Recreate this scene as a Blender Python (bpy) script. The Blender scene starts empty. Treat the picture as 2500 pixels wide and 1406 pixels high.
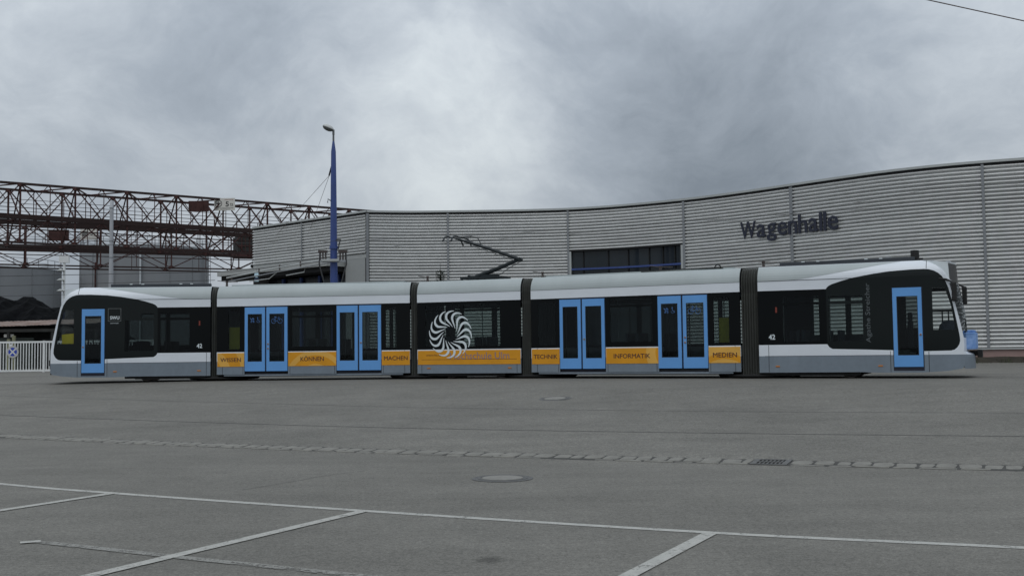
import bpy, bmesh, math, random
from mathutils import Vector, Matrix
from mathutils.geometry import tessellate_polygon
R = math.radians
rnd = random.Random(42)
scene = bpy.context.scene
COL = scene.collection

# ------------------------------------------------------------------ camera
cam_d = bpy.data.cameras.new('camera')
cam = bpy.data.objects.new('camera', cam_d)
COL.objects.link(cam)
cam_d.sensor_width = 36.0
cam_d.lens = 38.88
cam_d.clip_start = 0.1
cam_d.clip_end = 5000
PITCH, ROLL = 0.057686, -0.012141
fwd = Vector((0, math.cos(PITCH), math.sin(PITCH)))
up0 = Vector((0, -math.sin(PITCH), math.cos(PITCH)))
rt0 = Vector((1, 0, 0))
right = rt0 * math.cos(ROLL) + up0 * math.sin(ROLL)
up = -rt0 * math.sin(ROLL) + up0 * math.cos(ROLL)
m = Matrix((right, up, -fwd)).transposed().to_4x4()
m.translation = (0, 0, 1.6)
cam.matrix_world = m
scene.camera = cam

# ------------------------------------------------------------------ world (overcast sky)
SUN_EL, SUN_AZ = R(58), R(200)
world = bpy.data.worlds.new('World')
scene.world = world
world.use_nodes = True
wn, wl = world.node_tree.nodes, world.node_tree.links
wn.clear()
def wnode(t, **kw):
    n = wn.new(t)
    for k, v in kw.items():
        setattr(n, k, v)
    return n
def wmath(op, a, b=None, c=None, clamp=False):
    n = wnode('ShaderNodeMath', operation=op, use_clamp=clamp)
    for i, x in enumerate((a, b, c)):
        if x is None: continue
        if isinstance(x, (int, float)): n.inputs[i].default_value = x
        else: wl.new(x, n.inputs[i])
    return n.outputs[0]
tc = wnode('ShaderNodeTexCoord')
DIR = tc.outputs['Generated']
warp = wnode('ShaderNodeTexNoise'); warp.inputs['Scale'].default_value = 4.5; warp.inputs['Detail'].default_value = 9
wl.new(DIR, warp.inputs['Vector'])
ws = wnode('ShaderNodeVectorMath', operation='SUBTRACT'); wl.new(warp.outputs['Color'], ws.inputs[0]); ws.inputs[1].default_value = (.5, .5, .5)
wsc = wnode('ShaderNodeVectorMath', operation='SCALE'); wl.new(ws.outputs[0], wsc.inputs[0]); wsc.inputs['Scale'].default_value = .13
wad = wnode('ShaderNodeVectorMath', operation='ADD'); wl.new(DIR, wad.inputs[0]); wl.new(wsc.outputs[0], wad.inputs[1])
WDIR = wad.outputs[0]
mp = wnode('ShaderNodeMapping'); wl.new(WDIR, mp.inputs['Vector']); mp.inputs['Scale'].default_value = (1, 1, 1.45)
def wnoise(scale, detail, rough, loc, dist=0.0):
    q = wnode('ShaderNodeMapping'); wl.new(mp.outputs[0], q.inputs['Vector']); q.inputs['Location'].default_value = loc
    n = wnode('ShaderNodeTexNoise'); n.inputs['Scale'].default_value = scale; n.inputs['Detail'].default_value = detail; n.inputs['Roughness'].default_value = rough
    wl.new(q.outputs[0], n.inputs['Vector']); n.inputs['Distortion'].default_value = dist
    return n.outputs['Fac']
n1 = wnoise(3.0, 5, .5, (3.1, .4, 1.7))
n2 = wnoise(6.5, 12, .64, (1.1, 2.4, .7), .5)
n3 = wnoise(22, 10, .62, (.3, 1.4, 2.7))
cl = wmath('ADD', wmath('MULTIPLY', wmath('SUBTRACT', n1, .5), .9), wmath('MULTIPLY', wmath('SUBTRACT', n2, .5), .60))
cl = wmath('ADD', cl, wmath('MULTIPLY', wmath('SUBTRACT', n3, .5), .28))
BLOBS = [((.199, .956, .215), .17, -.24), ((.158, .972, .172), .10, -.10), ((.300, .937, .181), .12, -.06),
         ((-.228, .945, .236), .13, -.05), ((-.06, .973, .222), .12, .11), ((-.061, .985, .162), .09, .08),
         ((.35, .913, .21), .09, .06), ((.11, .952, .285), .10, -.10), ((-.40, .88, .24), .15, .02), ((.038, .985, .168), .08, .10)]
for c, rad, amp in BLOBS:
    dn = wnode('ShaderNodeVectorMath', operation='DISTANCE'); wl.new(WDIR, dn.inputs[0]); dn.inputs[1].default_value = c
    x = wmath('DIVIDE', dn.outputs['Value'], rad)
    g = wmath('POWER', 2.718, wmath('MULTIPLY', wmath('MULTIPLY', x, x), -1.0))
    cl = wmath('ADD', cl, wmath('MULTIPLY', g, amp * 1.25))
fac = wmath('ADD', wmath('MULTIPLY', cl, 1.2), .63, clamp=True)
ramp = wnode('ShaderNodeValToRGB'); wl.new(fac, ramp.inputs[0])
el = ramp.color_ramp.elements
el[0].position = .0; el[0].color = (.215, .252, .300, 1)
el[1].position = 1.0; el[1].color = (.680, .735, .770, 1)
e = el.new(.42); e.color = (.362, .410, .470, 1)
e = el.new(.70); e.color = (.505, .555, .610, 1)
sep = wnode('ShaderNodeSeparateXYZ'); wl.new(DIR, sep.inputs[0])
# overcast luminance rises with elevation (CIE overcast sky)
grad = wmath('ADD', wmath('MULTIPLY', wmath('MAXIMUM', sep.outputs['Z'], 0.0), 1.05), .86)
cm = wnode('ShaderNodeVectorMath', operation='SCALE'); wl.new(ramp.outputs[0], cm.inputs[0]); wl.new(grad, cm.inputs['Scale'])
sky = wnode('ShaderNodeTexSky', sky_type='NISHITA'); sky.sun_disc = False
sky.sun_elevation = SUN_EL; sky.sun_rotation = SUN_AZ
sky.air_density = 1.5; sky.dust_density = 4.0
bg1 = wnode('ShaderNodeBackground'); wl.new(sky.outputs[0], bg1.inputs[0]); bg1.inputs[1].default_value = .06
bg2 = wnode('ShaderNodeBackground'); wl.new(cm.outputs[0], bg2.inputs[0]); bg2.inputs[1].default_value = 1.0
mixw = wnode('ShaderNodeMixShader'); mixw.inputs[0].default_value = .93
wl.new(bg1.outputs[0], mixw.inputs[1]); wl.new(bg2.outputs[0], mixw.inputs[2])
wo = wnode('ShaderNodeOutputWorld'); wl.new(mixw.outputs[0], wo.inputs[0])

sun_d = bpy.data.lights.new('sun', 'SUN')
sun_d.energy = .55; sun_d.angle = R(35); sun_d.color = (1, .97, .93)
sun = bpy.data.objects.new('sun', sun_d); COL.objects.link(sun)
sun.rotation_euler = (R(90) - SUN_EL, 0, R(180) - SUN_AZ)
sun.location = (0, -20, 60)

vs = scene.view_settings
vs.view_transform = 'Standard'; vs.look = 'None'; vs.gamma = 1; vs.use_curve_mapping = False
vs.exposure = 0.0

# ------------------------------------------------------------------ materials
MATS = {}
def mat(name, col, rough=.6, metal=0.0, spec=.5, var=.12, scale=3.0, bump=0.0, bscale=60.0, col2=None, stretch=(1, 1, 1), fine=0.0):
    """Principled material with two-scale procedural colour variation and optional bump."""
    if name in MATS: return MATS[name]
    ma = bpy.data.materials.new(name); ma.use_nodes = True
    nt = ma.node_tree; N, L = nt.nodes, nt.links
    b = N['Principled BSDF']
    b.inputs['Roughness'].default_value = rough; b.inputs['Metallic'].default_value = metal
    b.inputs['Specular IOR Level'].default_value = spec
    t = N.new('ShaderNodeTexCoord'); mpn = N.new('ShaderNodeMapping'); mpn.inputs['Scale'].default_value = stretch
    L.new(t.outputs['Object'], mpn.inputs[0])
    no = N.new('ShaderNodeTexNoise'); no.inputs['Scale'].default_value = scale; no.inputs['Detail'].default_value = 6; no.inputs['Roughness'].default_value = .62
    L.new(mpn.outputs[0], no.inputs[0])
    rp = N.new('ShaderNodeValToRGB')
    c2 = col2 if col2 else tuple(max(0, c * (1 + var)) for c in col)
    c1 = tuple(max(0, c * (1 - var)) for c in col)
    rp.color_ramp.elements[0].position = .3; rp.color_ramp.elements[0].color = (*c1, 1)
    rp.color_ramp.elements[1].position = .72; rp.color_ramp.elements[1].color = (*c2, 1)
    L.new(no.outputs['Fac'], rp.inputs[0])
    out = rp.outputs[0]
    if fine:
        nf = N.new('ShaderNodeTexNoise'); nf.inputs['Scale'].default_value = bscale; nf.inputs['Detail'].default_value = 3
        L.new(t.outputs['Object'], nf.inputs[0])
        mr = N.new('ShaderNodeMapRange'); mr.inputs['From Min'].default_value = .3; mr.inputs['From Max'].default_value = .7
        mr.inputs['To Min'].default_value = 1 - fine; mr.inputs['To Max'].default_value = 1 + fine
        L.new(nf.outputs['Fac'], mr.inputs['Value'])
        vm = N.new('ShaderNodeVectorMath'); vm.operation = 'SCALE'
        L.new(out, vm.inputs[0]); L.new(mr.outputs[0], vm.inputs['Scale']); out = vm.outputs[0]
    L.new(out, b.inputs['Base Color'])
    if bump:
        nb = N.new('ShaderNodeTexNoise'); nb.inputs['Scale'].default_value = bscale; nb.inputs['Detail'].default_value = 4
        L.new(t.outputs['Object'], nb.inputs[0])
        bp = N.new('ShaderNodeBump'); bp.inputs['Strength'].default_value = bump; bp.inputs['Distance'].default_value = .01
        L.new(nb.outputs['Fac'], bp.inputs['Height']); L.new(bp.outputs[0], b.inputs['Normal'])
    MATS[name] = ma
    return ma
def glass(name, tint, ior=1.45, rough=.02, refl=1.0):
    ma = bpy.data.materials.new(name); ma.use_nodes = True
    nt = ma.node_tree; N, L = nt.nodes, nt.links; N.clear()
    o = N.new('ShaderNodeOutputMaterial'); mx = N.new('ShaderNodeMixShader')
    tr = N.new('ShaderNodeBsdfTransparent'); tr.inputs[0].default_value = (*tint, 1)
    gl = N.new('ShaderNodeBsdfGlossy'); gl.inputs['Roughness'].default_value = rough; gl.inputs[0].default_value = (.9, .95, 1, 1)
    fr = N.new('ShaderNodeFresnel'); fr.inputs[0].default_value = ior
    ml = N.new('ShaderNodeMath'); ml.operation = 'MULTIPLY'; ml.inputs[1].default_value = refl
    L.new(fr.outputs[0], ml.inputs[0]); L.new(ml.outputs[0], mx.inputs[0])
    L.new(tr.outputs[0], mx.inputs[1]); L.new(gl.outputs[0], mx.inputs[2]); L.new(mx.outputs[0], o.inputs[0])
    MATS[name] = ma
    return ma

M_WHITE = mat('tram_white_paint', (.70, .735, .775), .34, spec=.45, var=.045, scale=.9, fine=.015, stretch=(1, 1, 2.5))
M_ROOFLIGHT = mat('tram_pale_grey_paint', (.58, .615, .62), .45, spec=.35, var=.05)
M_ROOFGREY = mat('tram_roof_grey_paint', (.395, .435, .435), .45, spec=.35, var=.06, scale=1.1, stretch=(1, 1, .4))
M_SKIRT = mat('tram_skirt_grey_paint', (.185, .220, .255), .5, spec=.35, var=.09, scale=1.6, stretch=(1, 1, .3), fine=.045, bscale=9)
M_BLUE = mat('door_blue_paint', (.125, .335, .690), .42, spec=.4, var=.05, scale=1.2)
M_BLACK = mat('black_glazing', (.0055, .0085, .0085), .10, spec=.20, var=.12, scale=1.2)
M_BAND = mat('black_window_band', (.003, .004, .0045), .10, spec=.12, var=.12, scale=1.2)
M_RUBBER = mat('bellows_rubber', (.085, .088, .080), .72, var=.22, scale=3, stretch=(1, 1, .35), fine=.1)
M_DARK = mat('dark_underframe', (.013, .013, .013), .8, var=.3, scale=5)
M_GAP = mat('panel_gap', (.02, .022, .025), .8, var=.1)
M_STEEL = mat('galvanised_steel', (.30, .31, .32), .45, metal=.75, var=.12, scale=4)
M_RAIL = mat('rail_steel', (.20, .18, .17), .35, metal=.9, var=.15, scale=4)
M_SEAT = mat('seat_fabric', (.030, .040, .055), .85, var=.2, scale=8)
M_INT = mat('interior_lining', (.030, .033, .035), .8, var=.1)
M_YELLOW = mat('yellow_board', (.42, .36, .015), .7, var=.06, scale=2)
M_LAMP = mat('amber_lamp', (.50, .17, .02), .3, var=.1)
M_RED = mat('red_marker', (.20, .028, .014), .5, var=.1)
M_DECAL = mat('white_decal', (.66, .72, .74), .5, var=.03)
M_DECALGREY = mat('grey_decal', (.085, .100, .105), .55, var=.05)
M_TEXTBROWN = mat('brown_print', (.065, .022, .018), .6, var=.06)
M_TEXTPURPLE = mat('violet_print', (.270, .185, .200), .6, var=.06)
M_DECALBLUE = mat('blue_decal', (.06, .15, .36), .6, var=.06)
M_ALU = mat('corrugated_aluminium', (.63, .635, .625), .45, metal=.35, spec=.5, var=.11, scale=1.0, stretch=(.10, .10, 1.9), fine=.05, bscale=2.5)
M_ALUDARK = mat('aluminium_joint_strip', (.22, .23, .24), .6, metal=.2, var=.1)
M_CAP = mat('parapet_cap', (.42, .435, .425), .5, metal=.3, var=.06, scale=.5)
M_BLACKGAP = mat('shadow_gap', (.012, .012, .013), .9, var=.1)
M_WALLGREY = mat('smooth_wall_panel', (.30, .31, .305), .7, var=.06, scale=.6)
M_NAVY = mat('navy_letters', (.011, .014, .032), .45, var=.1)
M_MASTBLUE = mat('blue_mast_paint', (.032, .062, .215), .45, var=.12, scale=2)
M_CRANE = mat('crane_red_oxide', (.055, .028, .026), .8, spec=.2, var=.35, scale=1.2, col2=(.088, .042, .038))
M_CRANEDARK = mat('crane_dark_steel', (.042, .028, .026), .85, spec=.2, var=.3, scale=1.5)
M_BOARD = mat('sign_board_white', (.62, .60, .55), .6, var=.07, scale=2)
M_INK = mat('sign_ink', (.025, .025, .028), .7, var=.1)
M_INKRED = mat('sign_red_ink', (.25, .07, .05), .7, var=.1)
M_TANK = mat('tank_grey_coating', (.215, .225, .235), .7, var=.10, scale=.25, stretch=(1, 1, .3))
M_TANKLIGHT = mat('tank_light_roof', (.52, .55, .57), .6, var=.08, scale=.4)
M_COAL = mat('coal', (.007, .0075, .0085), .95, spec=.08, var=.5, scale=2.5, bump=1.0, bscale=3)
M_RUST = mat('rusty_sheet', (.20, .105, .075), .8, var=.3, scale=1.5, col2=(.30, .25, .22))
M_TIMBER = mat('dark_timber', (.022, .022, .020), .85, var=.3, scale=2)
M_POST = mat('weathered_post', (.20, .20, .12), .8, var=.15)
M_FENCE = mat('white_fence_paint', (.72, .73, .72), .5, var=.06, scale=2)
M_CONCPOLE = mat('light_grey_mast', (.36, .37, .39), .6, var=.08, scale=2)
M_SIGNBLUE = mat('sign_blue', (.025, .06, .38), .5, var=.05)
def road_paint(name, col, cover):
    ma = mat(name, col, .82, var=.14, scale=9, fine=.12, bscale=110); N, L = ma.node_tree.nodes, ma.node_tree.links
    out = N['Material Output']; b = N['Principled BSDF']; g_ = N.new('ShaderNodeNewGeometry')
    acc = None
    for sc, w_ in ((38, .55), (5, .45)):
        no = N.new('ShaderNodeTexNoise'); no.inputs['Scale'].default_value = sc; no.inputs['Detail'].default_value = 6; no.inputs['Roughness'].default_value = .7
        L.new(g_.outputs['Position'], no.inputs[0]); mu = N.new('ShaderNodeMath'); mu.operation = 'MULTIPLY'; mu.inputs[1].default_value = w_; L.new(no.outputs['Fac'], mu.inputs[0])
        if acc is None: acc = mu.outputs[0]
        else:
            ad = N.new('ShaderNodeMath'); L.new(acc, ad.inputs[0]); L.new(mu.outputs[0], ad.inputs[1]); acc = ad.outputs[0]
    mr = N.new('ShaderNodeMapRange'); mr.inputs['From Min'].default_value = cover - .05; mr.inputs['From Max'].default_value = cover + .05; L.new(acc, mr.inputs['Value'])
    tr = N.new('ShaderNodeBsdfTransparent'); mx = N.new('ShaderNodeMixShader'); L.new(mr.outputs[0], mx.inputs[0]); L.new(b.outputs[0], mx.inputs[1]); L.new(tr.outputs[0], mx.inputs[2]); L.new(mx.outputs[0], out.inputs[0])
    return ma
M_PAINT = road_paint('road_paint', (.37, .365, .335), .585)
M_PAINTFAINT = road_paint('worn_road_paint', (.225, .22, .20), .535)
M_IRON = mat('cast_iron', (.095, .094, .090), .7, metal=.1, var=.25, scale=12)
M_CONC = mat('cover_concrete', (.192, .185, .166), .85, var=.14, scale=9, fine=.1, bscale=90)
M_STONE = mat('gutter_stone', (.182, .175, .154), .88, var=.20, scale=6, fine=.12, bscale=70, bump=.4)
M_BEDSHADOW = mat('gutter_bedding_shadow', (.052, .050, .045), .95, var=.25, scale=6)
M_SEAM = mat('bitumen_joint', (.055, .053, .05), .8, var=.25, scale=3)
M_PLINTH = mat('pink_plinth', (.30, .205, .185), .85, var=.1, scale=1.2)
M_SOIL = mat('soil_strip', (.035, .030, .022), .95, var=.35, scale=3, bump=.8, bscale=20)
M_WEED = mat('weed_green', (.045, .060, .022), .8, var=.35, scale=4)
M_SPRUCE = mat('spruce_needles', (.020, .040, .022), .8, var=.3, scale=6)
M_BARK = mat('spruce_bark', (.05, .04, .03), .9, var=.2)
M_WIRE = mat('wire_copper', (.10, .075, .070), .6, var=.1)
M_WIREDARK = mat('wire_dark', (.03, .03, .032), .6, var=.1)
M_INSUL = mat('insulator_glaze', (.05, .035, .03), .3, var=.1)
M_LENS = mat('lamp_lens', (.10, .105, .105), .25, var=.1)
M_LIGHTHEAD = mat('lamp_housing', (.50, .51, .50), .5, var=.05)
M_CYAN = mat('signal_white', (.55, .75, .85), .4, var=.1)
M_COVERBLUE = mat('coupler_cover_blue', (.09, .25, .62), .7, var=.2, scale=5, col2=(.32, .48, .78))
M_PANTO = mat('pantograph_steel', (.012, .017, .019), .55, metal=.0, spec=.3, var=.15)
M_HALLDOOR = mat('hall_door_dark', (.012, .014, .018), .25, spec=.4, var=.2, scale=.4)
M_CANOPY = mat('canopy_edge', (.36, .37, .36), .6, var=.06)
G_WIN = glass('tram_window_glass', (.58, .63, .62), 1.3, .02, .7)
G_FAR = glass('tram_far_window_glass', (.76, .80, .79), 1.3, .02, .8)
G_DOOR = glass('tram_door_glass', (.46, .50, .50), 1.3, .02, .8)
G_SCREEN = glass('tram_windscreen_glass', (.42, .46, .47), 1.35, .02, .9)
G_WIN1 = glass('tram_shaded_window_glass', (.34, .38, .38), 1.3, .02, .6)  # darker copy of the window glass; dim view behind put into the tint
G_CAB = glass('tram_cab_glass', (.90, .93, .92), 1.3, .02, .7)
G_HALL = mat('hall_window_glass', (.018, .024, .029), .06, spec=.32, var=.25, scale=.25)

# asphalt: speckle, patches, tyre streaks and an oil spot
def asphalt():
    ma = bpy.data.materials.new('asphalt'); ma.use_nodes = True
    N, L = ma.node_tree.nodes, ma.node_tree.links
    b = N['Principled BSDF']; b.inputs['Roughness'].default_value = .88; b.inputs['Specular IOR Level'].default_value = .25
    g = N.new('ShaderNodeNewGeometry')
    def noise(sc, det, rough=.6, st=None, rot=0):
        mp_ = N.new('ShaderNodeMapping'); L.new(g.outputs['Position'], mp_.inputs[0])
        mp_.inputs['Rotation'].default_value = (0, 0, rot)
        if st: mp_.inputs['Scale'].default_value = st
        n_ = N.new('ShaderNodeTexNoise'); n_.inputs['Scale'].default_value = sc; n_.inputs['Detail'].default_value = det; n_.inputs['Roughness'].default_value = rough
        L.new(mp_.outputs[0], n_.inputs[0]); return n_.outputs['Fac']
    def rng(x, a, b_, lo, hi):
        r_ = N.new('ShaderNodeMapRange'); L.new(x, r_.inputs['Value'])
        for k, v in zip(('From Min', 'From Max', 'To Min', 'To Max'), (a, b_, lo, hi)): r_.inputs[k].default_value = v
        return r_.outputs[0]
    def mul(a, b_):
        q = N.new('ShaderNodeMath'); q.operation = 'MULTIPLY'; L.new(a, q.inputs[0]); L.new(b_, q.inputs[1]); return q.outputs[0]
    f = rng(noise(.35, 6), .3, .7, .90, 1.09)
    f = mul(f, rng(noise(1.7, 6, .7), .3, .7, .90, 1.09))
    f = mul(f, rng(noise(9, 5, .75), .3, .7, .86, 1.14))
    f = mul(f, rng(noise(.09, 4, .6), .35, .65, .93, 1.06))
    f = mul(f, rng(noise(1.0, 5, .65, (.14, 1.6, 1), R(27)), .35, .7, 1.05, .90))
    f = mul(f, rng(noise(24, 4, .75), .30, .70, .66, 1.34))
    f = mul(f, rng(noise(62, 3, .75), .30, .70, .60, 1.40))
    f = mul(f, rng(noise(210, 2, .7), .3, .7, .80, 1.20))
    f = mul(f, rng(noise(7, 3, .8), .66, .76, 1.0, .80))
    # oil spot with its own ragged outline
    dv = N.new('ShaderNodeVectorMath'); dv.operation = 'DISTANCE'
    sv = N.new('ShaderNodeVectorMath'); sv.operation = 'MULTIPLY'; L.new(g.outputs['Position'], sv.inputs[0]); sv.inputs[1].default_value = (1, .75, 0)
    L.new(sv.outputs[0], dv.inputs[0]); dv.inputs[1].default_value = (-.2, 6.49, 0)
    ad = N.new('ShaderNodeMath'); ad.operation = 'ADD'; L.new(dv.outputs['Value'], ad.inputs[0]); L.new(rng(noise(16, 5), .3, .7, -.05, .05), ad.inputs[1])
    f = mul(f, rng(ad.outputs[0], .05, .14, .55, 1.0))
    cc = N.new('ShaderNodeVectorMath'); cc.operation = 'SCALE'; cc.inputs[0].default_value = (.156, .1495, .1325); L.new(f, cc.inputs['Scale'])
    L.new(cc.outputs[0], b.inputs['Base Color'])
    bp = N.new('ShaderNodeBump'); bp.inputs['Strength'].default_value = .35; bp.inputs['Distance'].default_value = .01
    L.new(noise(150, 3), bp.inputs['Height']); L.new(bp.outputs[0], b.inputs['Normal'])
    return ma
M_ASPHALT = asphalt()

# printed orange side panel with paler ring arcs
def orange(name, centre, rings):
    ma = bpy.data.materials.new(name); ma.use_nodes = True
    N, L = ma.node_tree.nodes, ma.node_tree.links
    b = N['Principled BSDF']; b.inputs['Roughness'].default_value = .5; b.inputs['Specular IOR Level'].default_value = .3
    t = N.new('ShaderNodeTexCoord')
    sc = N.new('ShaderNodeVectorMath'); sc.operation = 'MULTIPLY'; L.new(t.outputs['Object'], sc.inputs[0]); sc.inputs[1].default_value = (1, 0, 1)
    d = N.new('ShaderNodeVectorMath'); d.operation = 'DISTANCE'; L.new(sc.outputs[0], d.inputs[0]); d.inputs[1].default_value = (centre[0], 0, centre[1])
    tot = None
    for a_, b_ in rings:
        g1 = N.new('ShaderNodeMath'); g1.operation = 'GREATER_THAN'; L.new(d.outputs['Value'], g1.inputs[0]); g1.inputs[1].default_value = a_
        g2 = N.new('ShaderNodeMath'); g2.operation = 'LESS_THAN'; L.new(d.outputs['Value'], g2.inputs[0]); g2.inputs[1].default_value = b_
        mm = N.new('ShaderNodeMath'); mm.operation = 'MULTIPLY'; L.new(g1.outputs[0], mm.inputs[0]); L.new(g2.outputs[0], mm.inputs[1])
        if tot is None: tot = mm.outputs[0]
        else:
            s_ = N.new('ShaderNodeMath'); s_.operation = 'ADD'; L.new(tot, s_.inputs[0]); L.new(mm.outputs[0], s_.inputs[1]); tot = s_.outputs[0]
    mx = N.new('ShaderNodeMixRGB'); mx.inputs[1].default_value = (.66, .290, .014, 1); mx.inputs[2].default_value = (.71, .39, .075, 1)
    if tot is None: mx.inputs[0].default_value = 0
    else: L.new(tot, mx.inputs[0])
    no = N.new('ShaderNodeTexNoise'); no.inputs['Scale'].default_value = 2; no.inputs['Detail'].default_value = 5; L.new(t.outputs['Object'], no.inputs[0])
    mr = N.new('ShaderNodeMapRange'); mr.inputs['From Min'].default_value = .3; mr.inputs['From Max'].default_value = .7; mr.inputs['To Min'].default_value = .92; mr.inputs['To Max'].default_value = 1.06; L.new(no.outputs['Fac'], mr.inputs[0])
    vm = N.new('ShaderNodeVectorMath'); vm.operation = 'SCALE'; L.new(mx.outputs[0], vm.inputs[0]); L.new(mr.outputs[0], vm.inputs['Scale'])
    L.new(vm.outputs[0], b.inputs['Base Color'])
    return ma

# ------------------------------------------------------------------ mesh helpers
class MB:
    def __init__(s): s.v = []; s.f = []; s.mi = []
    def quad(s, a, b, c, d, mi=0):
        n = len(s.v); s.v += [tuple(a), tuple(b), tuple(c), tuple(d)]; s.f.append((n, n + 1, n + 2, n + 3)); s.mi.append(mi); return s
    def poly(s, pts, mi=0):
        n = len(s.v); s.v += [tuple(p) for p in pts]; s.f.append(tuple(range(n, n + len(pts)))); s.mi.append(mi); return s
    def box(s, x0, x1, y0, y1, z0, z1, mi=0):
        n = len(s.v)
        s.v += [(x, y, z) for z in (z0, z1) for y in (y0, y1) for x in (x0, x1)]
        for q in ((0, 2, 3, 1), (4, 5, 7, 6), (0, 1, 5, 4), (2, 6, 7, 3), (0, 4, 6, 2), (1, 3, 7, 5)):
            s.f.append(tuple(n + i for i in q)); s.mi.append(mi)
        return s
    def tube(s, pts, rad, seg=8, cap=True, mi=0):
        pts = [Vector(p) for p in pts]; rads = rad if isinstance(rad, (list, tuple)) else [rad] * len(pts)
        n0 = len(s.v)
        for i, p in enumerate(pts):
            d = (pts[min(i + 1, len(pts) - 1)] - pts[max(i - 1, 0)]).normalized()
            ref = Vector((0, 0, 1)) if abs(d.z) < .9 else Vector((1, 0, 0))
            a = d.cross(ref).normalized(); b = d.cross(a)
            for k in range(seg):
                th = 2 * math.pi * k / seg
                s.v.append(tuple(p + (a * math.cos(th) + b * math.sin(th)) * rads[i]))
        for i in range(len(pts) - 1):
            for k in range(seg):
                k2 = (k + 1) % seg
                s.f.append((n0 + i * seg + k, n0 + i * seg + k2, n0 + (i + 1) * seg + k2, n0 + (i + 1) * seg + k)); s.mi.append(mi)
        if cap:
            s.f.append(tuple(n0 + k for k in range(seg))[::-1]); s.mi.append(mi)
            s.f.append(tuple(n0 + (len(pts) - 1) * seg + k for k in range(seg))); s.mi.append(mi)
        return s
    def lathe(s, prof, seg=24, centre=(0, 0, 0), mi=0):
        n0 = len(s.v); cx, cy, cz = centre
        for r_, z in prof:
            for k in range(seg):
                th = 2 * math.pi * k / seg; s.v.append((cx + r_ * math.cos(th), cy + r_ * math.sin(th), cz + z))
        for i in range(len(prof) - 1):
            for k in range(seg):
                k2 = (k + 1) % seg
                s.f.append((n0 + i * seg + k, n0 + i * seg + k2, n0 + (i + 1) * seg + k2, n0 + (i + 1) * seg + k)); s.mi.append(mi)
        return s
    def mesh(s, name, mats, smooth=False):
        me = bpy.data.meshes.new(name); me.from_pydata(s.v, [], s.f)
        for x in (mats if isinstance(mats, (list, tuple)) else [mats]): me.materials.append(x)
        if isinstance(mats, (list, tuple)) and len(mats) > 1: me.polygons.foreach_set('material_index', s.mi)
        if smooth: me.polygons.foreach_set('use_smooth', [True] * len(me.polygons))
        me.update(); return me
    def build(s, name, mats, parent=None, mtx=None, smooth=False, bevel=0):
        o = link(name, s.mesh(name, mats, smooth), parent, mtx)
        if bevel:
            bv = o.modifiers.new('bevel', 'BEVEL'); bv.width = bevel; bv.segments = 2; bv.limit_method = 'ANGLE'
        return o
def link(name, data, parent=None, mtx=None):
    o = bpy.data.objects.new(name, data); COL.objects.link(o)
    if parent is not None: o.parent = parent
    if mtx is not None: o.matrix_local = mtx
    return o
def empty(name, loc=(0, 0, 0), rz=0):
    o = bpy.data.objects.new(name, None); COL.objects.link(o); o.location = loc; o.rotation_euler = (0, 0, rz); o.empty_display_size = .2
    return o
def tag(o, label=None, cat=None, group=None, kind=None):
    if label: o['label'] = label
    if cat: o['category'] = cat
    if group: o['group'] = group
    if kind: o['kind'] = kind
    return o
UNIT = {}
def unit_box(ma):
    if ma.name not in UNIT: UNIT[ma.name] = MB().box(-.5, .5, -.5, .5, -.5, .5).mesh('bar', ma)
    return UNIT[ma.name]
def bar(name, a, b, w, h, ma, parent=None, origin=(0, 0, 0)):
    """square bar from a to b (world), parented to an unrotated parent standing at origin"""
    a, b = Vector(a) - Vector(origin), Vector(b) - Vector(origin); d = b - a; L_ = d.length; d.normalize()
    ref = Vector((0, 0, 1)) if abs(d.z) < .98 else Vector((0, 1, 0))
    y = ref.cross(d).normalized(); z = d.cross(y)
    mt = Matrix((d * L_, y * w, z * h)).transposed().to_4x4(); mt.translation = (a + b) / 2
    return link(name, unit_box(ma), parent, mt)
_font = {}
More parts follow.
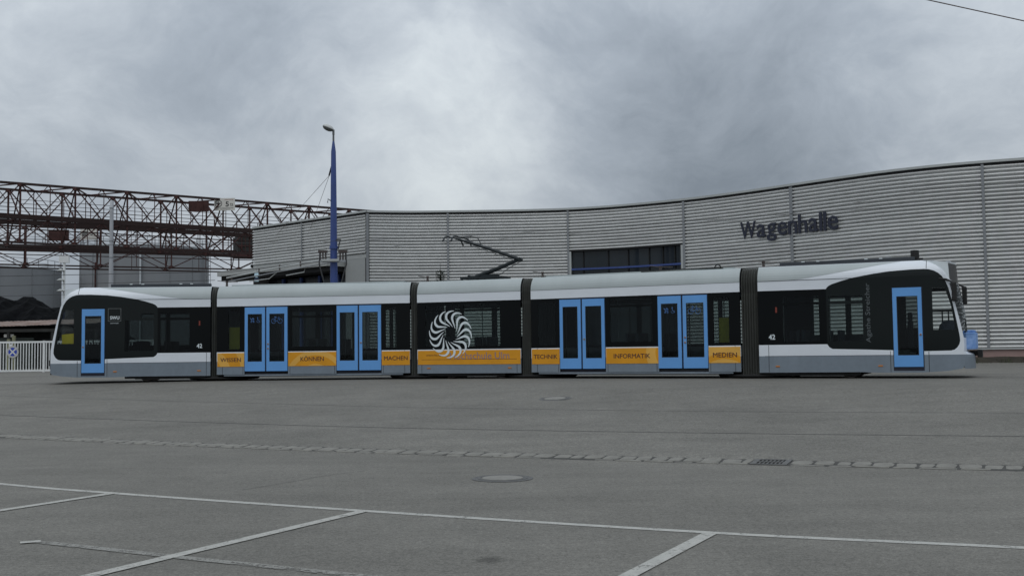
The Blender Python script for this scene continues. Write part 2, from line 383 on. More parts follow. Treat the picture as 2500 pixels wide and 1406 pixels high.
def text_mesh(s, name, ma, u0, u1, z0, z1, v, depth=0.0, bold=0.0, vertical=False):
    """writing fitted to the box u0..u1, z0..z1 on the plane y = v (facing -y)"""
    cu = bpy.data.curves.new('t', 'FONT'); cu.body = s; cu.size = 1; cu.resolution_u = 3
    ob = bpy.data.objects.new('t', cu); COL.objects.link(ob)
    dg = bpy.context.evaluated_depsgraph_get(); dg.update()
    me = bpy.data.meshes.new_from_object(ob.evaluated_get(dg))
    bpy.data.objects.remove(ob); bpy.data.curves.remove(cu)
    me.name = name
    xs = [q.co.x for q in me.vertices]; ys = [q.co.y for q in me.vertices]
    x0, x1, y0, y1 = min(xs), max(xs), min(ys), max(ys)
    for q in me.vertices:
        a, b = (q.co.x - x0) / (x1 - x0), (q.co.y - y0) / (y1 - y0)
        if vertical: q.co = (u1 - (u1 - u0) * b, v, z0 + (z1 - z0) * a)
        else: q.co = (u0 + (u1 - u0) * a, v, z0 + (z1 - z0) * b)
    if depth:
        bm = bmesh.new(); bm.from_mesh(me)
        bmesh.ops.remove_doubles(bm, verts=bm.verts, dist=1e-5)
        r_ = bmesh.ops.extrude_face_region(bm, geom=bm.faces[:])
        for e_ in r_['geom']:
            if isinstance(e_, bmesh.types.BMVert): e_.co.y += depth
        bm.to_mesh(me); bm.free()
    if bold:
        bm = bmesh.new(); bm.from_mesh(me); src = bm.faces[:]
        k_ = bold * (u1 - u0) / (x1 - x0) if not vertical else bold * (z1 - z0) / (x1 - x0)
        for n_, (du, dz) in enumerate(((1, 0), (-1, 0), (0, 1), (0, -1))):
            r_ = bmesh.ops.duplicate(bm, geom=src)
            for e_ in r_['geom']:
                if isinstance(e_, bmesh.types.BMVert): e_.co.x += du * k_; e_.co.z += dz * k_; e_.co.y += .0002 * (n_ + 1)
        bm.to_mesh(me); bm.free()
    me.materials.clear(); me.materials.append(ma)
    return me

# ------------------------------------------------------------------ ground
NX, NY = .438, .899
_l = math.hypot(NX, NY); NX /= _l; NY /= _l
KP = [(-60, 0), (-.4, 0), (.45, .065), (4.5, .25), (8.75, .46), (11.0, .67), (13.5, .72), (20, .76), (27, .82), (37, .88), (3000, .88)]
def off(t): return min(.5, .0057 * (t + 10) ** 2 - .22)
def interp(x, kp):
    if x <= kp[0][0]: return kp[0][1]
    for (a, b), (c, d) in zip(kp, kp[1:]):
        if x <= c: return b + (d - b) * (x - a) / (c - a)
    return kp[-1][1]
def gz(x, y):
    t = x * NY - y * NX
    return interp(x * NX + y * NY - 15.45 - off(t), KP)
def td(t, d):
    q = 15.45 + off(t) + d
    return (t * NY + q * NX, -t * NX + q * NY)
ts = [-2500, -600, -200, -100, -60] + [-40 + 1.0 * i for i in range(61)] + [30, 60, 100, 200, 600, 2500]
ds = [-1500, -300, -60, -30, -15, -8, -4, -1.5, -.4, 0, .45, 1.5, 3, 4.5, 6.5, 8.75, 10, 11, 12.2, 13.5, 16, 20, 27, 37, 60, 120, 300, 900, 3000]
g = MB()
for d in ds:
    for t in ts:
        x, y = td(t, d); g.v.append((x, y, interp(d, KP)))
nt_ = len(ts)
for j in range(len(ds) - 1):
    for i in range(nt_ - 1):
        g.f.append((j * nt_ + i, j * nt_ + i + 1, (j + 1) * nt_ + i + 1, (j + 1) * nt_ + i)); g.mi.append(0)
tag(g.build('ground', M_ASPHALT, smooth=True), 'grey asphalt yard rising gently towards the tram', kind='structure')

def strip(name, pts, w, ma, lift=.004, sub=.5):
    """flat painted or poured strip lying on the ground along a plan polyline"""
    P = [Vector(p) for p in pts]; s_ = MB(); path = []
    for a, b in zip(P, P[1:]):
        n_ = max(1, int((b - a).length / sub))
        path += [a.lerp(b, i / n_) for i in range(n_)]
    path.append(P[-1]); prev = None
    for i, p in enumerate(path):
        d = (path[min(i + 1, len(path) - 1)] - path[max(i - 1, 0)]).normalized(); n_ = Vector((-d.y, d.x)) * w / 2
        l_, r_ = p + n_, p - n_
        cur = ((l_.x, l_.y, gz(l_.x, l_.y) + lift), (r_.x, r_.y, gz(r_.x, r_.y) + lift))
        if prev: s_.quad(prev[0], prev[1], cur[1], cur[0])
        prev = cur
    return s_.build(name, ma)
def smooth_path(pts, n=8):
    P = [Vector(p) for p in pts]; out = []
    for i in range(len(P) - 1):
        p0, p1, p2, p3 = P[max(i - 1, 0)], P[i], P[i + 1], P[min(i + 2, len(P) - 1)]
        for k in range(n):
            t = k / n
            out.append(.5 * ((2 * p1) + (p2 - p0) * t + (2 * p0 - 5 * p1 + 4 * p2 - p3) * t * t + (3 * p1 - p0 - 3 * p2 + p3) * t ** 3))
    out.append(P[-1]); return out
WL = [(-17, 21.0), (-11, 17.2), (-6.558, 14.217), (-4.694, 13.098), (-1.531, 11.39), (1.713, 9.791), (4.037, 8.881), (9, 6.9), (14, 5.0)]
tag(strip('painted_line', smooth_path(WL), .122, M_PAINT), 'long white parking line running across the whole forecourt', kind='structure')
for lab, a, b in (('white bay line at the far left', (-4.72, 13.06), (-6.8, 9.0)), ('white bay line left of centre', (-1.55, 11.34), (-4.2, 6.0)), ('white bay line right of centre', (1.70, 9.74), (-.2, 5.98))):
    tag(strip('painted_line', [a, b], .125, M_PAINT, .008), lab, kind='structure')
tag(strip('painted_line', [(-4.15, 9.73), (-2.51, 8.819), (-1.118, 8.082), (1.2, 6.9)], .11, M_PAINTFAINT, .006), 'faded worn line crossing the bay lines', kind='structure')
tag(strip('painted_line', [(-4.28, 9.67), (-4.13, 9.74)], .10, M_PAINT, .010), 'short fresh white dab at the end of the faded line', kind='structure')
SA = [(-22, 33.3), (-12.73, 27.543), (-6.582, 23.694), (-1.979, 21.144), (3.44, 18.852), (7.929, 17.299), (16, 14.6)]
SB = [(-25, 40.5), (-15.991, 34.579), (-8.178, 29.43), (-2.392, 25.585), (4.097, 22.399), (9.403, 20.478), (18, 17.6)]
tag(strip('asphalt_joint', smooth_path(SA), .035, M_SEAM), 'dark joint line in the asphalt behind the gutter', kind='structure')
tag(strip('asphalt_joint', smooth_path(SB), .025, M_SEAM), 'thin dark joint line in the asphalt near the tram', kind='structure')
tag(strip('asphalt_joint', [(x + .05, y + .055) for x, y in smooth_path([(-2.6, 11.97), (-1.531, 11.39), (1.713, 9.791), (4.037, 8.881), (9, 6.9)])], .012, M_SEAM), 'hairline joint along the long white line', kind='structure')
tag(strip('asphalt_crack', smooth_path([(-3.244, 13.266), (-2.83, 14.013), (-2.49, 14.707), (-2.021, 15.3)]), .010, M_SEAM), 'fine crack in the asphalt before the gutter', kind='structure')

# gutter of two stone rows, each stone its own piece
gut = empty('stone_gutter', (*td(-8, 0), 0)); tag(gut, 'shallow gutter of two rows of pale paving stones', kind='structure')
go = Vector(gut.location)
def gp(t, d, h):
    x, y = td(t, d); return Vector((x, y, interp(d, KP) + h)) - go
bed_shadow = MB(); prev = None
T0, T1 = -30.0, 6.0
GR0, GR1 = -3.82, -3.30          # drain grate gap
for i in range(73):
    t = T0 + (T1 - T0) * i / 72
    cur = (gp(t, -.225, .003), gp(t, .180, .003))  # dark bedding in the joints; its far margin stands in for the shadow line
    if prev: bed_shadow.quad(prev[0], cur[0], cur[1], prev[1])
    prev = cur
tag(bed_shadow.build('bedding_and_shadow', M_BEDSHADOW, gut))
def stone(t0, t1, d0, d1, h):
    s_ = MB(); j = lambda a: rnd.uniform(-a, a)
    n_ = 8; ct, cd = (t0 + t1) / 2, (d0 + d1) / 2
    ring = []
    for k in range(n_):
        a = 2 * math.pi * (k + .5) / n_
        c_, s2 = math.cos(a), math.sin(a)
        pw = .42
        ring.append((ct + (t1 - t0) / 2 * math.copysign(abs(c_) ** pw, c_) * 1.02 + j(.014), cd + (d1 - d0) / 2 * math.copysign(abs(s2) ** pw, s2) * 1.02 + j(.010)))
    hh = h + j(.004)
    top = [gp(ct + (a - ct) * .9, cd + (b - cd) * .88, hh) for a, b in ring]; mid = [gp(a, b, hh - .007) for a, b in ring]; bot = [gp(a, b, -.04) for a, b in ring]
    s_.poly(top)
    for k in range(n_):
        k2 = (k + 1) % n_
        s_.quad(mid[k], mid[k2], top[k2], top[k]); s_.quad(bot[k], bot[k2], mid[k2], mid[k])
    return s_
for d0, d1, l0, l1, h in ((-.130, .145, .19, .34, .010), (-.225, -.148, .28, .55, .008)):
    t = T0
    while t < T1:
        L_ = rnd.uniform(l0, l1)
        if t + L_ > GR0 and t < GR1:
            if t < GR0 - .12: L_ = GR0 - t
            else: t = GR1; continue
        if not (d0 < -.2 and rnd.random() < .12): stone(t + .013, t + L_ - .013, d0, d1, h).build('stone', M_STONE, gut)
        t += L_

# drain grate
dg_ = empty('drain_grate', (*td((GR0 + GR1) / 2, -.05), 0)); tag(dg_, 'cast iron drain grate set into the stone gutter', 'grate')
do = Vector(dg_.location)
def dp(t, d, h):
    x, y = td(t, d); return Vector((x, y, interp(d, KP) + h)) - do
def tdbox(mb, t0, t1, d0, d1, h0, h1):
    b_ = [dp(t, d, h) for h in (h0, h1) for d in (d0, d1) for t in (t0, t1)]; n_ = len(mb.v); mb.v += [tuple(q) for q in b_]
    for q in ((0, 2, 3, 1), (4, 5, 7, 6), (0, 1, 5, 4), (2, 6, 7, 3), (0, 4, 6, 2), (1, 3, 7, 5)): mb.f.append(tuple(n_ + i for i in q)); mb.mi.append(0)
fr = MB()
for a in ((GR0 + .01, GR0 + .085, -.24, .17), (GR1 - .085, GR1 - .01, -.24, .17), (GR0 + .085, GR1 - .085, -.24, -.20), (GR0 + .085, GR1 - .085, .13, .17), (GR0 + .085, GR1 - .085, -.05, -.02)): tdbox(fr, *a, -.03, .016)
fr.build('frame', M_IRON, dg_)
pit = MB(); pit.quad(dp(GR0 + .02, -.23, .0035), dp(GR1 - .02, -.23, .0035), dp(GR1 - .02, .16, .0035), dp(GR0 + .02, .16, .0035)); pit.build('sump', mat('sump_black', (.004, .004, .004), 1.0, var=.1), dg_)
nb = 6
for k in range(nb):
    b_ = MB(); w_ = (GR1 - GR0 - .17) / (nb + .5); t0 = GR0 + .085 + w_ * (k + .55)
    tdbox(b_, t0, t0 + w_ * .36, -.20, .13, -.03, .011); b_.build('bar', M_IRON, dg_)

# manholes
def manhole(x, y, label, r_=.39):
    z = gz(x, y); o = empty('manhole_cover', (x, y, z)); tag(o, label, 'manhole', 'manhole covers in the yard')
    nx, ny = (gz(x + .3, y) - gz(x - .3, y)) / .6, (gz(x, y + .3) - gz(x, y - .3)) / .6
    q = Vector((0, 0, 1)).rotation_difference(Vector((-nx, -ny, 1)).normalized()); o.rotation_mode = 'QUATERNION'; o.rotation_quaternion = q
    MB().lathe([(r_, .004), (r_, .006), (r_ - .03, .014), (r_ - .045, .007), (r_ - .07, .007), (r_ - .075, .015), (r_ - .10, .015), (r_ - .105, .008), (r_ - .13, .008)], 40).build('frame_ring', M_IRON, o)
    MB().lathe([(r_ - .128, .006), (r_ - .13, .016), (.02, .018), (0, .018)], 40).build('cover', M_CONC, o)
manhole(-.149, 14.13, 'round manhole cover with concrete centre in front of the gutter')
manhole(.991, 26.41, 'round manhole cover on the slope between gutter and tram')

# ------------------------------------------------------------------ tram
ZT0 = .72
MODS = {1: ((-15.837, 37.871), 3.128, 5.425), 2: ((-10.196, 38.156), -9.109, 6.843), 3: ((-3.187, 37.013), -20.286, 3.68), 4: ((.599, 35.602), -27.009, 6.835), 5: ((7.155, 32.267), -25.226, 5.56)}
tram = empty('articulated_tram', (-1.43, 37.5, ZT0))
tag(tram, 'long five-section white tram with light blue doors and orange lettered panels', 'tram')
TO = Matrix.Translation(-Vector(tram.location))
MM = {}
for k, (p, th, L_) in MODS.items():
    MM[k] = TO @ Matrix.Translation((p[0], p[1], ZT0)) @ Matrix.Rotation(R(th), 4, 'Z')
W = 2.4
def inset(z):
    if z <= 2.84: return 0.0
    t = (z - 2.84) / .43
    return .02 * t + .20 * t ** 2.4
ROOFZ = 3.27
SETB = [(.28, 0), (1.1, 0), (1.45, .06), (2.1, .2), (2.6, .32), (2.85, .42), (3.0, .52), (3.12, .66), (3.2, .80), (3.27, 1.02)]
def setb(z): return interp(z, SETB)
def panel2d(name, k, outer, holes, v, mats, matf=None, cuts=(), depth=.03, far=False, parent=None, rim=True):
    """wall piece cut from a side elevation outline (u, z), wrapped over the roof curve, with a rim of real depth"""
    loops = [outer] + list(holes)
    tri = tessellate_polygon([[Vector((u, z, 0)) for u, z in lp] for lp in loops])
    pts = [p for lp in loops for p in lp]
    bm = bmesh.new()
    bv = [bm.verts.new((u, 0, z)) for u, z in pts]
    for t_ in tri:
        try: bm.faces.new([bv[i] for i in t_])
        except ValueError: pass
    for c in cuts:
        bmesh.ops.bisect_plane(bm, geom=bm.verts[:] + bm.edges[:] + bm.faces[:], plane_co=(0, 0, c), plane_no=(0, 0, 1))
    bm.normal_update()
    if matf:
        for f_ in bm.faces: f_.material_index = matf(f_.calc_center_median())
    bnd = [e_ for e_ in bm.edges if len(e_.link_faces) == 1]
    if rim:
        r_ = bmesh.ops.extrude_edge_only(bm, edges=bnd)
        for q in r_['geom']:
            if isinstance(q, bmesh.types.BMVert): q.co.y += depth
    for q in bm.verts:
        yy = q.co.y + v + inset(q.co.z)
        q.co.y = W - yy if far else yy
    me = bpy.data.meshes.new(name); bm.to_mesh(me); bm.free()
    for x in (mats if isinstance(mats, (list, tuple)) else [mats]): me.materials.append(x)
    return link(name, me, parent or tram, MM[k] if parent is None else None)
def rect(u0, u1, z0, z1): return [(u0, z0), (u1, z0), (u1, z1), (u0, z1)]
ZC = (.668, 2.84, 2.92, 3.0, 3.07, 3.13, 3.19, 3.24)
def box_part(name, k, u0, u1, v0, v1, z0, z1, ma, parent=None, bevel=0):
    return MB().box(u0, u1, v0, v1, z0, z1).build(name, ma, parent or tram, MM[k] if parent is None else None, bevel=bevel)

def door_leaf(k, u0, u1, button=None, z0=.33, z1=2.51, label=None):
    d_ = panel2d('door_leaf', k, rect(u0, u1, z0, z1), [rect(u0 + .105, u1 - .105, .655, 2.285)], -.018, M_BLUE, depth=.045)
    p_ = MB().box(u0 + .108, u1 - .108, .0, .008, .658, 2.282).build('window_pane', G_DOOR, d_)
    f_ = MB()
    for a in ((u0 + .106, u0 + .122, .657, 2.283), (u1 - .122, u1 - .106, .657, 2.283), (u0 + .122, u1 - .122, .657, .675), (u0 + .122, u1 - .122, 2.265, 2.283)): f_.box(a[0], a[1], -.012, .006, a[2], a[3])
    f_.build('window_seal', M_GAP, d_)
    if button is not None:
        for zb in button[1:]:
            MB().lathe([(0, .012), (.028, .012), (.036, .006), (.036, 0)], 14).build('door_button', M_STEEL, d_, Matrix.Translation((button[0], -.018, zb)) @ Matrix.Rotation(R(90), 4, 'X'))
            MB().lathe([(0, .004), (.018, .002), (.018, 0)], 12).build('button_face', M_RED, d_, Matrix.Translation((button[0], -.031, zb)) @ Matrix.Rotation(R(90), 4, 'X'))
    return d_

def roof_and_core(k, ua, ub, nose=None):
    """roof deck, floor, ceiling and dark underframe of one section"""
    L0, L1 = ua, ub
    q = MB(); iv = inset(ROOFZ)
    q.quad((L0, iv, ROOFZ), (L1, iv, ROOFZ), (L1, W / 2, ROOFZ + .045), (L0, W / 2, ROOFZ + .045))
    q.quad((L0, W - iv, ROOFZ), (L1, W - iv, ROOFZ), (L1, W / 2, ROOFZ + .045), (L0, W / 2, ROOFZ + .045))
    q.build('roof_deck', M_ROOFGREY, tram, MM[k])
    i_ = MB(); i_.box(L0, L1, .05, W - .05, .25, .33); i_.box(L0, L1, .05, W - .05, 2.62, 2.70)
    i_.build('interior_lining', M_INT, tram, MM[k])

# ---- end sections
def mirror(pts, flag, A): return [(A - u, z) for u, z in pts] if flag else pts
# outline of the black cab glazing, section 1 coordinates (u from the left nose)
BLK1 = [(5.42, 2.56), (3.63, 2.555), (3.60, 2.60), (3.55, 2.645), (3.46, 2.69), (3.2, 2.77), (2.88, 2.85), (2.37, 2.935), (1.92, 2.99), (1.35, 3.02), (.98, 3.02), (.86, 3.005), (.74, 2.965), (.63, 2.90), (.53, 2.80), (.44, 2.65), (.375, 2.47), (.29, 2.10), (.185, 1.50), (.13, 1.15), (.125, 1.03), (.15, .94), (.20, .86), (.27, .80), (.36, .775), (.98, .765)]
BLK1b = [(1.05, .765), (1.05, .23), (1.855, .23), (1.855, .80), (2.68, .83), (3.49, .855), (3.57, .90), (3.61, .955), (3.63, .99), (5.42, .99)]
def section_end(k):
    flip = (k == 5)
    A = 5.56 if flip else .03            # nose plane
    s = (lambda u: A - (u - .03)) if flip else (lambda u: u)
    Lj = MODS[1][2] if not flip else 5.56 - 0.0
    uj = 5.425 if not flip else 0.02     # joint end in this section's u
    def cv(pts): return [(s(u), z) for u, z in pts]
    blk = cv(BLK1 + BLK1b)
    if flip: # joint end reaches u = 0
        blk = [(max(u, .02) if u > .2 else .02, z) for u, z in blk]
    else: blk = [(u if u < 5.3 else uj, z) for u, z in blk]
    nose = [(s(.03 + setb(z)), z) for z in (3.27, 3.2, 3.12, 3.0, 2.85, 2.6, 2.35, 2.1, 1.8, 1.45, 1.1, .75, .35)]
    bottom = cv([(.10, .285), (.46, .225), (.96, .19), (1.04, .185)])
    bottom2 = cv([(1.04, .185), (1.86, .175), (2.4, .185), (2.7, .20)])
    # C-shaped white shell with grey skirt
    outer = [(uj, ROOFZ)] + nose + bottom + [(s(1.86), .178), (s(2.4), .185), (s(2.7), .20), (uj, .19)] + [(uj, .99)] + blk[::-1][1:-1] + [(uj, 2.56)]
    panel2d('body_shell', k, outer, [], 0.0, [M_WHITE, M_SKIRT], lambda c: 1 if c.z < .668 else 0, ZC)
    # grey roof fairing swoosh
    sw = cv([(1.62, 3.262), (2.2, 3.185), (2.67, 3.11), (3.57, 2.975), (4.3, 2.875), (4.62, 2.845)]) + [(uj, 2.845), (uj, 3.262)]
    panel2d('roof_fairing', k, sw, [], -.006, M_ROOFGREY, None, ZC[1:], depth=.006)
    # seam across the band
    sm = MB(); us = s(.93)
    for z0, z1 in ((3.03, 3.26), (.20, .755)):
        n_ = 6
        for i in range(n_):
            za, zb = z0 + (z1 - z0) * i / n_, z0 + (z1 - z0) * (i + 1) / n_
            sm.quad((us - .007, inset(za) - .004, za), (us + .007, inset(za) - .004, za), (us + .007, inset(zb) - .004, zb), (us - .007, inset(zb) - .004, zb))
    for uu in (1.93, 5.29):
        sm.box(s(uu) - .006, s(uu) + .006, -.004, .002, .205, .78 if uu < 2 else .985)
    a_, b_ = sorted((s(1.93), s(5.40))); sm.box(a_, b_, -.003, .002, .662, .671)
    a_, b_ = sorted((s(2.9), uj)); sm.box(a_, b_, -.010, .002, 2.835, 2.846)
    sm.build('panel_seam', M_GAP, tram, MM[k])
    # black glazing, pierced by door and windows
    wa = 2.64 if flip else 2.52
    wins = [rect(wa, 3.56 if flip else 3.50, 1.07, 2.12), rect(3.84 if flip else 3.72, 4.86 if flip else 4.71, 1.07, 2.12), rect(wa if flip else 3.06, 3.56 if flip else 3.50, 2.20, 2.36), rect(3.84 if flip else 3.72, 4.86 if flip else 4.71, 2.20, 2.36)]
    cabwin = [(.235, 1.34), (.80, 1.34), (.80, 2.49), (.475, 2.49), (.33, 2.0)]
    wins = [cv(w) for w in wins]; cabw = cv(cabwin)
    door = cv(rect(1.06, 1.85, .24, 2.53))
    cab_part = [(min(u, s(3.60)) if not flip else max(u, s(3.60)), z) for u, z in blk]
    # split: cab glazing (slightly lighter) up to u=3.63 and straight window band beyond
    cabpoly = cv(BLK1[1:]) + cv(BLK1b[:-1]) + cv([(3.63, .99)])
    # build polygon without duplicate: lower door notch is part of outline
    cabpoly = cv(BLK1[1:] + BLK1b[:-2] + [(3.61, .955), (3.63, .99)])
    holes = [wins[0], wins[2], cabw, cv(rect(1.06, 1.85, .60, 2.53))]
    # door notch would cross the outline, so the outline itself runs round the doorway
    body = BLK1[1:] + [(1.05, .765), (1.05, 2.535), (1.855, 2.535), (1.855, .80)] + BLK1b[4:-2] + [(3.61, .955), (3.63, .99)]
    panel2d('cab_glazing', k, cv(body), [wins[0], wins[2], cabw], .006, M_BLACK, None, ZC[1:], depth=.05)
    band = sorted((s(3.625), uj))
    panel2d('window_band', k, rect(band[0], band[1], .985, 2.565), [wins[1], wins[3]], .010, M_BAND, depth=.05)
    for i_, w in enumerate(wins):
        us_ = [p[0] for p in w]; zs_ = [p[1] for p in w]
        MB().box(min(us_), max(us_), .022, .030, min(zs_), max(zs_)).build('window_pane', G_WIN if flip else G_WIN1, tram, MM[k])
    MB().poly([(u, .02, z) for u, z in cabw]).build('cab_window_pane', G_CAB, tram, MM[k])
    # door
    a_, b_ = sorted((s(1.075), s(1.835)))
    # doorway surround and step
    ds_ = MB()
    du0, du1 = sorted((s(1.05), s(1.855)))
    ds_.box(du0, a_, .012, .06, .23, 2.535); ds_.box(b_, du1, .012, .06, .23, 2.535); ds_.box(a_, b_, .012, .06, 2.51, 2.535); ds_.box(du0, du1, .014, .07, .222, .335)
    ds_.build('doorway_surround', mat('doorway_dark', (.012, .014, .03), .6, var=.1), tram, MM[k])
    bu = s(1.125)
    door_leaf(k, a_, b_, (bu, 1.22), .34, 2.52)
    # far side: plain wall with windows
    fo = [(uj, ROOFZ)] + nose + bottom + [(s(1.86), .178), (uj, .19)]
    fwin = [cv(rect(1.29, 1.72, 1.45, 2.40)), cv(rect(1.99, 3.29, 1.28, 2.40)), cv(rect(3.46, 4.40, 1.28, 2.40)), cv([(.235, 1.34), (1.0, 1.34), (1.0, 2.49), (.475, 2.49), (.33, 2.0)])]
    panel2d('far_side_shell', k, fo, fwin, 0.0, [M_WHITE, M_SKIRT, M_BLACK], lambda c: 1 if c.z < .668 else (2 if .8 < c.z < 2.75 else 0), (.668, .8, 2.56, 2.84, 3.0, 3.13, 3.2), far=True)
    for w in fwin:
        MB().poly([(u, W - .02, z) for u, z in w]).build('far_window_pane', G_CAB if w is fwin[3] else G_FAR, tram, MM[k])
    roof_and_core(k, *sorted((s(1.0), uj)))
    # nose: curved end faces
    def nose_face(name, z0, z1, ma, bulge, v0=0.0, v1=W, nz=6, nv=14, out=0.0):
        q = MB(); rows = []
        for i in range(nz + 1):
            z = z0 + (z1 - z0) * i / nz; row = []
            for j in range(nv + 1):
                v = v0 + (v1 - v0) * j / nv; t = 2 * v / W - 1
                vv = v if z < 2.84 else inset(z) + (W - 2 * inset(z)) * v / W
                row.append((s(.03 + setb(z) - bulge(z) * (1 - abs(t) ** 2.3) - out), vv, z))
            rows.append(row)
        for i in range(nz):
            for j in range(nv): q.quad(rows[i][j], rows[i][j + 1], rows[i + 1][j + 1], rows[i + 1][j])
        return q.build(name, ma, tram, MM[k], smooth=True)
    bl = lambda z: interp(z, [(.28, .22), (.66, .22), (.74, .04), (1.3, .04), (1.6, .10), (1.9, .13), (2.6, .17), (3.1, .20), (3.27, .28)])
    nose_face('nose_skirt', .28, .668, M_SKIRT, bl)
    nose_face('nose_panel', .668, 1.12, M_WHITE, bl)
    nose_face('windscreen', 1.12, 2.62, G_SCREEN, bl, nz=10)
    nose_face('nose_brow', 2.62, 3.27, M_WHITE, lambda z: interp(z, [(2.62, .17), (2.75, .06), (3.27, .04)]), nz=8)
    bx_ = MB(); n_ = 12; top = []; low = []
    for j in range(n_ + 1):
        v = .34 + 1.72 * j / n_; t = 2 * v / W - 1; e0 = .16 * (1 - (abs(t) / .72) ** 2.0)
        low.append((s(.03 + .33 - e0), v, 2.64)); top.append((s(.03 + .36 - e0), v, 3.17))
    for j in range(n_): bx_.quad(low[j], low[j + 1], top[j + 1], top[j], 1)
    ub = s(1.05)
    for row, vv in ((0, .34), (n_, 2.06)): bx_.poly([low[row], top[row], (top[row][0], vv, 3.21), (ub, vv, 3.285), (ub, vv, 2.64)], 0)
    for j in range(n_):
        tv = [(top[j][0], top[j][1], 3.21), (top[j + 1][0], top[j + 1][1], 3.21)]
        bx_.quad(top[j], top[j + 1], tv[1], tv[0], 0); bx_.quad(tv[0], tv[1], (ub, top[j + 1][1], 3.285), (ub, top[j][1], 3.285), 0)
    bx_.build('destination_display', [M_ROOFLIGHT, mat('display_black', (.014, .014, .013), .35, var=.6, scale=14)], tram, MM[k])
    MB().box(min(top[0][0], top[0][0] - .0) - .06, top[0][0] + .06, .33, 2.07, 3.205, 3.225).build('display_visor', M_WHITE, tram, MM[k])
    cap = MB(); pr_ = []
    for j in range(15):
        v = W * j / 14; t = 2 * v / W - 1
        pr_.append((s(.03 + setb(3.27) - bl(3.27) * (1 - abs(t) ** 2.3)), inset(3.27) + (W - 2 * inset(3.27)) * v / W, 3.27 + .045 * (1 - abs(t))))
    e_ = s(1.0)
    for j in range(14):
        cap.quad(pr_[j], pr_[j + 1], (e_, pr_[j + 1][1], pr_[j + 1][2]), (e_, pr_[j][1], pr_[j][2]))
    cap.build('roof_cap', M_WHITE, tram, MM[k])
    # interior of the cab
    it = MB(); a_, b_ = sorted((s(.25), s(1.0))); it.box(a_, b_, .05, W - .05, .25, .33)
    a_, b_ = sorted((s(.10), s(.62))); it.box(a_, b_, .12, W - .12, .33, 1.30)
    it.build('dashboard', M_INT, tram, MM[k], bevel=.05)
    fr2 = MB(); a_, b_ = sorted((s(.28), s(1.0))); fr2.box(a_, b_, W - .09, W - .05, 1.90, 1.96)
    for uu in (.55, .72, 1.0): fr2.box(s(uu) - .018, s(uu) + .018, W - .09, W - .05, 1.34, 1.90 if uu < .9 else 2.49)
    fr2.build('far_window_bars', M_DARK, tram, MM[k])
    MB().tube([(s(.62) + .0, 1.0 + .22 * math.cos(R(a)), 1.42 + .16 * math.sin(R(a))) for a in range(0, 361, 24)], .022, 6).build('control_wheel', M_SEAT, tram, MM[k])
    MB().lathe([(0, .34), (.16, .32), (.26, .20), (.30, 0)], 16, (s(.45), 1.0, 1.28)).build('instrument_hood', M_SEAT, tram, MM[k], smooth=True)
    a_, b_ = sorted((s(.95), s(1.0))); 
    st = MB(); a_, b_ = sorted((s(1.05), s(1.5))); st.box(a_, b_, .75, 1.25, .75, .87); a_, b_ = sorted((s(1.42), s(1.54))); st.box(a_, b_, .77, 1.23, .87, 1.62); st.box(a_, b_, .88, 1.12, 1.62, 1.86)
    a_, b_ = sorted((s(1.2), s(1.35))); st.box(a_, b_, .92, 1.08, .33, .75)
    st.build('driver_seat', M_SEAT, tram, MM[k], bevel=.03)
    # coupler and its cover
    cu = MB(); a_, b_ = sorted((s(.04), s(-.36))); cu.box(a_, b_, 1.07, 1.33, .62, .76); a_, b_ = sorted((s(-.25), s(-.38))); cu.box(a_, b_, 1.0, 1.4, .58, .79)
    cu.build('coupler', M_DARK, tram, MM[k], bevel=.015)
    if flip:
        a_, b_ = sorted((s(.03), s(-.24))); c_ = MB(); c_.box(a_, b_, .60, 1.80, .80, 1.27); c_.box(a_ + .04, b_ - .02, .75, 1.65, 1.27, 1.33)
        c_.build('coupler_cover', M_COVERBLUE, tram, MM[k], bevel=.03)
    else:
        a_, b_ = sorted((s(.02), s(-.08))); MB().box(a_, b_, .85, 1.55, .80, 1.30).build('coupler_cover', M_COVERBLUE, tram, MM[k], bevel=.03)
    # marker lamps
    for uu in (2.2, 5.04):
        MB().box(s(uu) - .06, s(uu) + .06, -.014, .0, .35, .39).build('marker_lamp', M_LAMP, tram, MM[k], bevel=.006)
    MB().box(s(5.05) - .024, s(5.05) + .024, .002, .012, 1.92, 2.08).build('red_sticker', M_RED, tram, MM[k])
    # bogie
    bogie(k, s(4.0))
    return s
def bogie(k, uc, half=1.15):
    b_ = MB(); b_.box(uc - half, uc + half, .12, .40, .10, .42); b_.box(uc - half, uc + half, W - .40, W - .12, .10, .42); b_.box(uc - .5, uc + .5, .3, W - .3, .12, .4); b_.box(uc - half - .35, uc + half + .1, .10, W - .1, .12, .27)
    o = b_.build('bogie', M_DARK, tram, MM[k])
    for du in (-.9, .9):
        for v in (.70, 1.70):
            w_ = MB(); pr = [(0, 0), (.20, 0), (.28, .02), (.30, .02), (.30, .10), (.33, .11), (.33, .13), (0, .13)]
            w_.lathe(pr, 24); sgn = -1 if v < 1.2 else 1
            w_.build('wheel', M_RAIL, o, Matrix.Translation((uc + du, v - .065 if v < 1.2 else v + .065, .335)) @ Matrix.Rotation(R(90) * (1 if v > 1.2 else -1), 4, 'X'))
s1 = section_end(1)
s5 = section_end(5)

